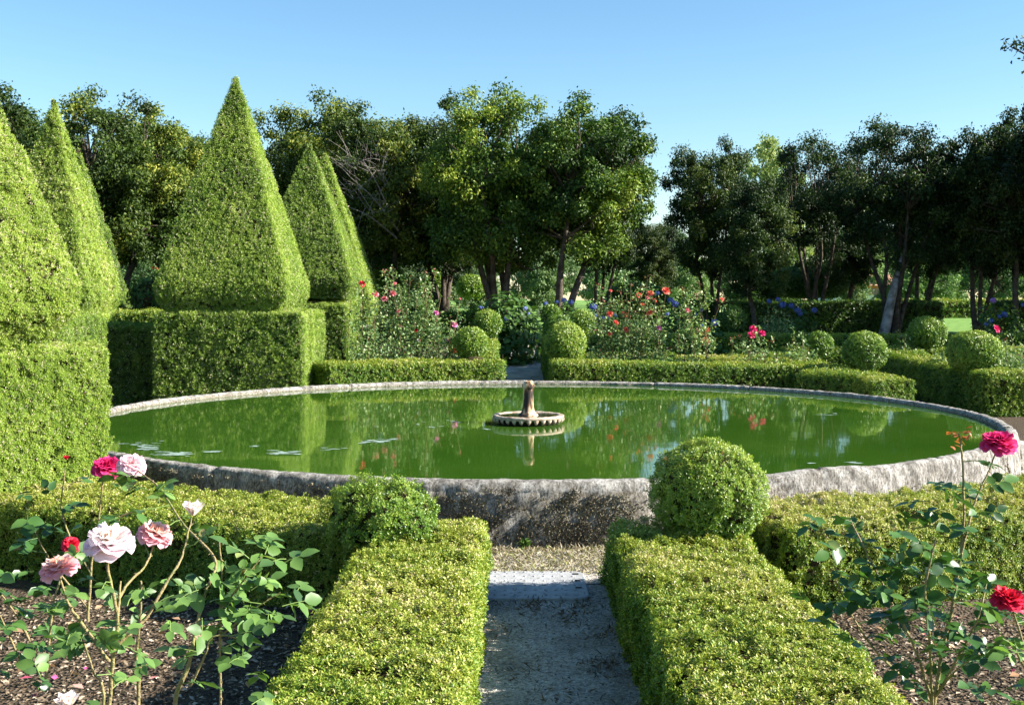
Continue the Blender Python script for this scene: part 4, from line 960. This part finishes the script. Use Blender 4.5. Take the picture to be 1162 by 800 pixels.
# far rose bushes: canes, small leaves, blooms where they stand
def far_rose(label, px0, px1, pytop, d, ncane, blooms, leafn=260, group='rose bushes behind the pond', mat='farrose', size=.052, redtip=True, base=0.45):
    x0, x1 = (px0 - CX) * d / F, (px1 - CX) * d / F; top = EYE + (CY - pytop) * d / F; z0 = gz(d)
    leafn = int(leafn * 1.45)
    root = thing('rose_bush', label, 'rose bush', ((x0 + x1) / 2, d, z0), group)
    S = MB(); P, D = [], []; reds = []
    cl = [(W(px, py, d + R.uniform(-.3, .3)), k, r) for px, py, k, r in blooms]
    ends = [c[0] for c in cl] + [np.array([R.uniform(x0, x1), d + R.uniform(-.45, .45), z0 + (top - z0) * R.uniform(.55, 1.)]) for _ in range(ncane)]
    for e in ends:
        b = np.array([(x0 + x1) / 2 + (e[0] - (x0 + x1) / 2) * .55 + R.normal(0, .08), d + R.normal(0, .15), z0 - .02])
        c = curve([b, b + (e - b) * .5 + R.normal(0, .05, 3), e], 6); S.tube(c, np.linspace(.008, .004, len(c)), 5)
        m = max(3, int(leafn / len(ends)))
        u = R.random(m) ** .7 * (len(c) - 1); i = np.minimum(u.astype(int), len(c) - 2); q = c[i] + (c[i + 1] - c[i]) * (u - i)[:, None]
        P.append(q + R.normal(0, .06 + .05 * (1 - u / len(c))[:, None], (m, 3))); D.append(R.normal(size=(m, 3)) * np.array([1, 1, .5]))
        if redtip and R.random() < .45: reds.append(e + R.normal(0, .03, (6, 3)))
    # low leafy skirt
    m = int(leafn * base); P.append(np.stack([R.uniform(x0, x1, m), d + R.uniform(-.5, .4, m), z0 + .15 + R.random(m) ** 1.3 * (top - z0) * .55], 1)); D.append(R.normal(size=(m, 3)))
    P, D = np.concatenate(P), np.concatenate(D)
    # five leaflets a leaf
    P5 = np.repeat(P, 5, 0) + R.normal(0, .035, (len(P) * 5, 3)); n = len(P5); L = R.uniform(.7, 1.2, n) * size
    v, f = leaves(DIAMOND, P5, nrm(np.repeat(D, 5, 0) + R.normal(0, .6, (n, 3))), nrm(rvec(n) * .6 + np.array([.15, -.1, .7])), L, L * .68)
    part('foliage', v, f, M[mat], root, fattr={'var': np.clip(R.normal(.55, .22, n), 0, .97)})
    part('canes', *S.get(), M['canered'], root, smooth=True)
    if reds:
        q = np.concatenate(reds); n = len(q); v, f = leaves(DIAMOND, q, rvec(n), rvec(n), .05, .03); part('young_leaves', v, f, M['redshoot'], root, fattr={'var': R.random(n)})
    for p, k, r in cl: put(root, SM[k], p, r * d / F / 2 * .88, (R.normal(.2, .3), -.7, .7), 'bloom', R.uniform(0, 6))
    return root
far_rose('rose bush with dark red and pale pink blooms beside the slender pyramid', 398, 424, 318, 18.9, 7, [(411, 322, 'red', 9), (426, 334, 'pink', 9), (417, 371, 'white', 7)], 170)
far_rose('tall tangled rose bush with pink blooms left of the corner ball', 424, 500, 305, 19.4, 24, [(436, 339, 'pink', 8.5), (446, 333, 'pink', 8.5), (452, 353, 'pink', 6), (448, 322, 'pink', 5), (472, 375, 'red', 7), (506, 377, 'white', 0.1)][:5], 620)
far_rose('rose bush with mauve blooms just left of the corner ball', 486, 524, 335, 19.0, 8, [(495, 355, 'mauve', 7), (516, 368, 'mauve', 9), (522, 339, 'pink', 3), (509, 385, 'mauve', 6), (515, 398, 'red', 8)], 240)
far_rose('low rose bush with a pale bloom in front of the slender pyramid', 404, 470, 372, 18.6, 10, [(475, 386, 'white', 4)], 330)
far_rose('large rose bush covered with coral blooms right of the far path', 668, 748, 312, 19.2, 24,
    [(692, 356, 'coral', 9), (709, 357, 'coral', 10), (699, 366, 'coral', 7), (678, 376, 'pink', 7), (692, 379, 'coral', 6), (710, 374, 'coral', 8), (725, 335, 'coral', 8), (738, 333, 'coral', 9), (756, 330, 'coral', 11), (729, 346, 'coral', 6), (743, 341, 'coral', 5), (737, 355, 'coral', 8), (735, 338, 'pink', 5), (693, 330, 'coral', 4)], 620)
far_rose('tall thin rose with two coral blooms low at its side', 768, 800, 315, 18.9, 8, [(801, 376, 'coral', 11), (801, 387, 'coral', 12), (780, 352, 'pink', 7), (748, 372, 'mauve', 7), (819, 340, 'coral', 6)], 250)
far_rose('rose with a cluster of magenta blooms beside the broad box panel', 832, 868, 372, 18.7, 6, [(855, 373, 'magenta', 10), (853, 380, 'magenta', 10), (865, 378, 'magenta', 9)], 120)
far_rose('spreading low grey green rose bush below the magenta cluster', 838, 884, 398, 18.5, 8, [], 110, base=.9)
far_rose('low rose bush behind the box hedge at the foot of the coral roses', 676, 766, 392, 18.7, 14, [], 330, base=.8)
far_rose('rose with one pink bloom right of the half shaded ball', 1112, 1160, 378, 18.5, 8, [(1131, 373, 'magenta', 11)], 190)
far_rose('wispy grey green rose between the smooth ball and the half shaded ball', 1016, 1038, 378, 20.95, 7, [], 90)
far_rose('pale young rose shoots left of the small dome', 892, 918, 374, 19.0, 10, [], 150, redtip=False)
far_rose('silvery leaved rose in the shade under the blue hydrangeas', 868, 896, 348, 25.5, 8, [], 120, redtip=False)
far_rose('shaded dog rose bush at the right edge behind the wide ball', 1128, 1180, 396, 18.2, 8, [], 180, base=.9)
far_rose('leafy rose tuft left of the wide ball', 1066, 1086, 392, 18.4, 6, [], 110, redtip=False)

# ------------------------------------------------------------------ hydrangeas
def floret_mesh(mat, seed):
    g = np.random.default_rng(seed); n = 150; d = nrm(g.normal(size=(n, 3)) + np.array([0, 0, .35])); P = d * np.array([1, 1, .8]) * g.uniform(.85, 1., (n, 1))
    V, Fc, tone = [], [], []
    for k in range(2):
        v, f = leaves(DIAMOND, P - nrm(np.cross(d, g.normal(size=(n, 3)))) * .17, nrm(np.cross(d, g.normal(size=(n, 3)))), d, .36, .3)
        Fc.append(f + len(V) * n * 4); V.append(v); tone.append(np.repeat(g.random(n), 4))
    return mkmesh('flower_head', np.vstack(V), np.vstack(Fc), mat, vattr={'tone': np.concatenate(tone)})
FLO = {k: floret_mesh(PET[k], i) for i, k in enumerate(('blue', 'paleblue', 'violet'))}
def hydrangea(label, px0, px1, pytop, d, heads, nleaf=900, dy=.7, lsize=.13):
    x0, x1 = (px0 - CX) * d / F, (px1 - CX) * d / F; z0 = gz(d); top = EYE + (CY - pytop) * d / F; cx_ = (x0 + x1) / 2; rx = (x1 - x0) / 2
    root = thing('hydrangea', label, 'hydrangea', (cx_, d, z0), 'hydrangeas under the trees')
    dd = nrm(R.normal(size=(nleaf, 3)) * np.array([1, 1, .8]) + np.array([0, -.2, .35])); q = R.random(nleaf) ** .3
    P = np.stack([cx_ + dd[:, 0] * rx * q, d + dd[:, 1] * dy * q, z0 + .25 * (top - z0) + dd[:, 2] * (top - z0) * .72 * q], 1); P[:, 2] = np.maximum(P[:, 2], z0 + .04)
    n = nleaf; D = nrm(np.cross(dd, R.normal(size=(n, 3))) + dd * .5 + np.array([0, 0, -.3])); L = R.uniform(.7, 1.2, n) * lsize
    v, f = leaves(LEAFLET, P, D, nrm(dd + np.array([0, 0, .6]) + R.normal(0, .3, (n, 3))), L, L * .62)
    part('foliage', v, f, M['hyd'], root, fattr={'var': np.repeat(np.clip(R.normal(.4, .2, n), 0, 1), len(LEAFLET[1]))}, smooth=True)
    S = MB()
    for k in range(14):
        e = P[R.integers(0, n)]; b = np.array([cx_ + R.normal(0, rx * .3), d + R.normal(0, .15), z0 - .02]); S.tube(curve([b, (b + e) / 2 + np.array([0, 0, .05]), e], 4), np.linspace(.012, .006, 9), 5)
    for px, py, k, wpx in heads:
        p = W(px, py, d - dy * .75); S.tube(curve([np.array([cx_, d, z0]), p * .5 + np.array([cx_, d, z0 + .3]) * .5, p], 4), np.linspace(.012, .005, 9), 5)
    part('stems', *S.get(), M['canered'], root, smooth=True)
    for px, py, k, wpx in heads:
        put(root, FLO[k], W(px, py, d - dy * .75), wpx * d / F / 2 * .82, (R.normal(0, .2), -.5, .8), 'flower_head', R.uniform(0, 6))
    return root
hydrangea('broad leafy hydrangea with a few pale blue heads left of the far path', 536, 616, 328, 24.5, [(575, 361, 'paleblue', 8), (596, 350, 'paleblue', 6), (600, 356, 'paleblue', 4), (545, 349, 'blue', 5), (548, 349, 'blue', 3)], 1500, .9, .15)
hydrangea('hydrangea with deep blue heads at the foot of the leaning trunk', 610, 668, 338, 27.5, [(619, 345, 'blue', 7), (640, 341, 'blue', 8), (648, 343, 'blue', 8), (632, 343, 'blue', 6)], 700)
hydrangea('hydrangea with deep blue heads behind the coral roses', 664, 738, 343, 26.0, [(673, 348, 'blue', 10), (675, 358, 'blue', 8), (683, 362, 'blue', 9), (698, 358, 'blue', 7), (660, 356, 'paleblue', 7), (690, 361, 'blue', 8)], 800)
hydrangea('hydrangea with blue heads between the coral roses and the tall thin rose', 740, 800, 334, 26.5, [(746, 333, 'blue', 7), (761, 341, 'blue', 9), (766, 345, 'blue', 10), (757, 356, 'paleblue', 6), (790, 357, 'blue', 5), (796, 352, 'blue', 6)], 700)
hydrangea('hydrangea with a pale and a blue head beside the tall thin rose', 796, 822, 362, 24.0, [(811, 366, 'paleblue', 10), (797, 370, 'paleblue', 6)], 260)
hydrangea('hydrangea with a row of deep blue heads in front of the tall dark hedge', 862, 930, 342, 28.5, [(873, 342, 'blue', 7), (883, 340, 'blue', 7), (888, 346, 'blue', 10), (898, 347, 'blue', 8), (905, 352, 'blue', 9), (908, 356, 'blue', 7), (924, 352, 'blue', 8)], 800)
hydrangea('hydrangea with violet and blue heads by the thick trunk at the right', 1108, 1160, 336, 25.5, [(1127, 341, 'violet', 8), (1140, 357, 'blue', 9), (1125, 364, 'blue', 7), (1134, 359, 'blue', 6), (1119, 368, 'blue', 6), (1161, 346, 'blue', 6)], 600)

# ------------------------------------------------------------------ far buildings
def house(name, label, c, w, dpt, hw, hr, wallm, roofm, nwin):
    root = thing(name, label, 'house', c)
    x0, x1, y0, y1, z0 = c[0] - w / 2, c[0] + w / 2, c[1], c[1] + dpt, c[2]
    S = MB(); S.box((x0, y0, z0), (x1, y1, z0 + hw)); part('wall', *S.get(), wallm, root)
    e = .4; v = [(x0 - e, y0 - e, z0 + hw), (x1 + e, y0 - e, z0 + hw), (x1 + e, y1 + e, z0 + hw), (x0 - e, y1 + e, z0 + hw), (x0 + 1.2, (y0 + y1) / 2, z0 + hw + hr), (x1 - 1.2, (y0 + y1) / 2, z0 + hw + hr)]
    S = MB(); S.add(v, [(0, 1, 5, 4), (2, 3, 4, 5)]); S.add(v, [(1, 2, 5), (3, 0, 4)]); part('roof', *S.get(), roofm, root)
    S = MB(); S.box((x0 - .1, y0 - .12, z0 + hw - .22), (x1 + .1, y0 - .003, z0 + hw - .03)); part('eaves', *S.get(), plain('orange_eaves', (.45, .18, .05), (.5, .22, .08), 3), root)
    for k in range(nwin):
        xc = x0 + (k + .5) * w / nwin; S = MB(); S.box((xc - .5, y0 - .03, z0 + .9), (xc + .5, y0 - .004, z0 + 2.0)); wo = part('window', *S.get(), plain('window_paint', (.5, .5, .5), (.6, .6, .6), 3), root)
        S = MB(); S.box((xc - .42, y0 - .036, z0 + .98), (xc + .42, y0 - .032, z0 + 1.92)); pv, pf = S.get()
        link('pane', mkmesh('pane', pv - np.array(root.location), pf, plain('window_glass', (.02, .03, .04), (.05, .06, .07), 2, .1, .8)), wo)
M['roof'] = plain('terracotta_tiles', (.42, .17, .10), (.58, .30, .22), 12, .8, .2, .5)
M['white'] = plain('white_render', (.70, .70, .69), (.80, .80, .79), 2, .8, .2)
hp = W(1006, 346, 92)
house('house', 'low white house with a terracotta roof behind the many stemmed tree', (hp[0], 92, gz(92)), 8.2, 6, 1.75, .95, M['white'], M['roof'], 4)
hp = W(162, 305, 78)
house('house', 'white house corner with a red roof seen through the gap between the left pyramids', (hp[0], 78, gz(78)), 5.0, 5, 2.5, .6, M['white'], plain('red_roof', (.5, .02, .02), (.6, .04, .03), 5), 3)

# ------------------------------------------------------------------ litter and grass on the ground
def litter(name, label, P, Lr, stops, cat, seed, flat=.5, asp=.6):
    n = len(P); L = R.uniform(*Lr, n)
    v, f = leaves(DIAMOND, P, nrm(R.normal(size=(n, 3)) * np.array([1, 1, .25])), nrm(rvec(n) * flat + np.array([0, 0, 1])), L, L * asp)
    o = link(name, mkmesh(name, v, f, leaf_mat(name, stops, .1, .85, .15), fattr={'var': R.random(n)})); tag(o, label, cat, kind='stuff')
def scatter(n, x0, x1, y0, y1, z):
    return np.stack([R.uniform(x0, x1, n), R.uniform(y0, y1, n), z + R.random(n) * .02], 1)
mul = [(0, (.035, .026, .017)), (.45, (.15, .112, .075)), (.75, (.30, .235, .165)), (.92, (.48, .385, .28)), (1, (.55, .44, .33))]
litter('bark_mulch', 'dark bark mulch and dry leaves covering the left rose bed', scatter(26000, -3.4, -.8, 1.8, 6.3, .0), (.012, .032), mul, 'mulch', 1)
litter('bark_mulch', 'dark bark mulch and dry leaves covering the right rose bed', scatter(26000, 1.2, 3.8, 1.8, 6.0, .0), (.012, .032), mul, 'mulch', 2)
for side, (xa, xb) in (('left', (-3.2, -.85)), ('right', (1.25, 3.6))):
    litter('fallen_leaves', f'pale dry leaves lying on the {side} rose bed', scatter(420, xa, xb, 1.9, 6, .018), (.025, .055), [(0, (.30, .17, .09)), (.5, (.45, .30, .19)), (.85, (.5, .38, .27)), (1, (.35, .02, .10))], 'fallen leaves', 3, .8, .7)
    litter('fallen_petals', f'scattered magenta rose petals on the {side} rose bed', scatter(26, xa, xb, 1.9, 5, .025), (.02, .035), [(0, (.5, .02, .15)), (1, (.7, .12, .3))], 'fallen petals', 4, .8, .8)
# dry trodden grass at the foot of the wall and in tufts on the path
n = 9000; az = np.radians(R.uniform(256, 278, n)); rr = 4.81 + R.random(n) ** 1.2 * .72
P = np.stack([POND[0] + rr * np.cos(az), POND[1] + rr * np.sin(az), np.full(n, .008)], 1)
D = nrm(R.normal(size=(n, 3)) * np.array([1, 1, .15]) + np.array([0, 0, .45])); L = R.uniform(.02, .06, n)
v, f = leaves(DIAMOND, P, D, rvec(n), L, L * .16)
o = link('dry_grass', mkmesh('dry_grass', v, f, leaf_mat('dry_grass', [(0, (.12, .095, .07)), (.3, (.28, .235, .165)), (.6, (.44, .39, .30)), (.85, (.36, .33, .18)), (1, (.22, .26, .08))], .2, .8, .2), fattr={'var': R.random(n)}))
tag(o, 'dry straw coloured grass along the foot of the pond wall', 'dry grass', kind='stuff')
P, D, L = [], [], []
for cx_, cy_, k in ((.30, 5.9, 130), (.1, 6.15, 160), (.42, 5.1, 160), (-.05, 5.6, 60), (.38, 6.1, 130), (.2, 4.7, 60), (-.1, 6.2, 90), (.05, 5.0, 50), (.46, 4.5, 90), (.0, 4.2, 50), (.48, 5.6, 120)):
    q = np.stack([cx_ + R.normal(0, .07, k), cy_ + R.normal(0, .09, k), np.full(k, .006)], 1); P.append(q); D.append(nrm(R.normal(size=(k, 3)) * np.array([1, 1, .2]) + np.array([0, 0, .45]))); L.append(R.uniform(.015, .05, k))
P, D, L = map(np.concatenate, (P, D, L)); v, f = leaves(DIAMOND, P, D, rvec(len(P)), L, L * .16)
o = link('withered_grass', mkmesh('withered_grass', v, f, leaf_mat('withered_grass', [(0, (.07, .045, .03)), (.6, (.16, .11, .07)), (1, (.26, .2, .12))], .15, .8, .2), fattr={'var': R.random(len(P))}))
tag(o, 'withered brown grass tufts scattered on the gravel path', 'dry grass', kind='stuff')
litter('path_pebbles', 'small grey stones and crumbs strewn over the gravel path', scatter(5200, -.2, .6, 2.5, 6.9, .004), (.005, .016), [(0, (.07, .06, .05)), (.4, (.25, .235, .22)), (.85, (.38, .365, .35)), (1, (.6, .59, .57))], 'pebbles', 5, .6, .8)
# two green weeds by the wall
for px, py, lb in ((595, 619, 'tiny green weed at the foot of the pond wall'), (551, 614, 'small weed by the end of the left front hedge')):
    d = F * EYE / (py + 6 - CY); c = W(px, py, d); c[2] = .0
    r = thing('weed', lb, 'weed', c); n = 40; dd = nrm(R.normal(size=(n, 3)) * np.array([1, 1, .6]) + np.array([0, 0, .5])); L = R.uniform(.03, .05, n)
    v, f = leaves(LEAFLET, c + R.normal(0, .012, (n, 3)) + np.array([0, 0, .04]), dd, rvec(n), L, L * .5); part('foliage', v, f, M['hyd'], r, fattr={'var': np.repeat(R.uniform(.5, 1, n), 10)})
    S = MB(); S.tube([c, c + np.array([.004, 0, .05])], [.003, .002], 5); part('stem', *S.get(), M['cane'], r)

# ------------------------------------------------------------------ light, sky, camera
SUN_H = np.array([.99, -.13]); SUN_EL = math.radians(29.5)
sd = np.array([SUN_H[0] * math.cos(SUN_EL), SUN_H[1] * math.cos(SUN_EL), math.sin(SUN_EL)])
lt = bpy.data.lights.new('sun', 'SUN'); lt.energy = 5; lt.angle = math.radians(.5); lt.color = (1, .94, .84)
so = bpy.data.objects.new('sun', lt); COL.objects.link(so); so.rotation_euler = Vector(sd).to_track_quat('Z', 'Y').to_euler(); so.location = (20, 0, 20)
wd = bpy.data.worlds.new('World'); SC.world = wd; wd.use_nodes = True; nt = wd.node_tree
bg = nt.nodes['Background']; sk = nt.nodes.new('ShaderNodeTexSky'); sk.sky_type = 'NISHITA'; sk.sun_disc = False
sk.sun_elevation = SUN_EL; sk.sun_rotation = math.atan2(SUN_H[0], SUN_H[1]); sk.air_density = 1.; sk.dust_density = .15; sk.ozone_density = 2.
hs = nt.nodes.new('ShaderNodeHueSaturation'); hs.inputs['Hue'].default_value = .494; hs.inputs['Saturation'].default_value = 1.18
nt.links.new(sk.outputs[0], hs.inputs['Color']); nt.links.new(hs.outputs[0], bg.inputs[0]); bg.inputs[1].default_value = .066
cam = bpy.data.cameras.new('camera'); co = bpy.data.objects.new('camera', cam); COL.objects.link(co)
co.location = (0, 0, EYE); co.rotation_euler = (math.radians(90), 0, 0)
cam.sensor_width = 36; cam.lens = F / 1162 * 36; cam.shift_y = (CY - 400) / 1162; cam.clip_end = 2000; cam.clip_start = .05
SC.camera = co
SC.view_settings.view_transform = 'Standard'; SC.view_settings.look = 'None'; SC.view_settings.exposure = 1.7; SC.view_settings.gamma = 1
cy = SC.cycles; cy.use_denoising = True; cy.max_bounces = 7; cy.diffuse_bounces = 3; cy.glossy_bounces = 3; cy.transmission_bounces = 4; cy.transparent_max_bounces = 4
cy.caustics_reflective = False; cy.caustics_refractive = False
print('FACES', sum(len(m.polygons) for m in bpy.data.meshes))
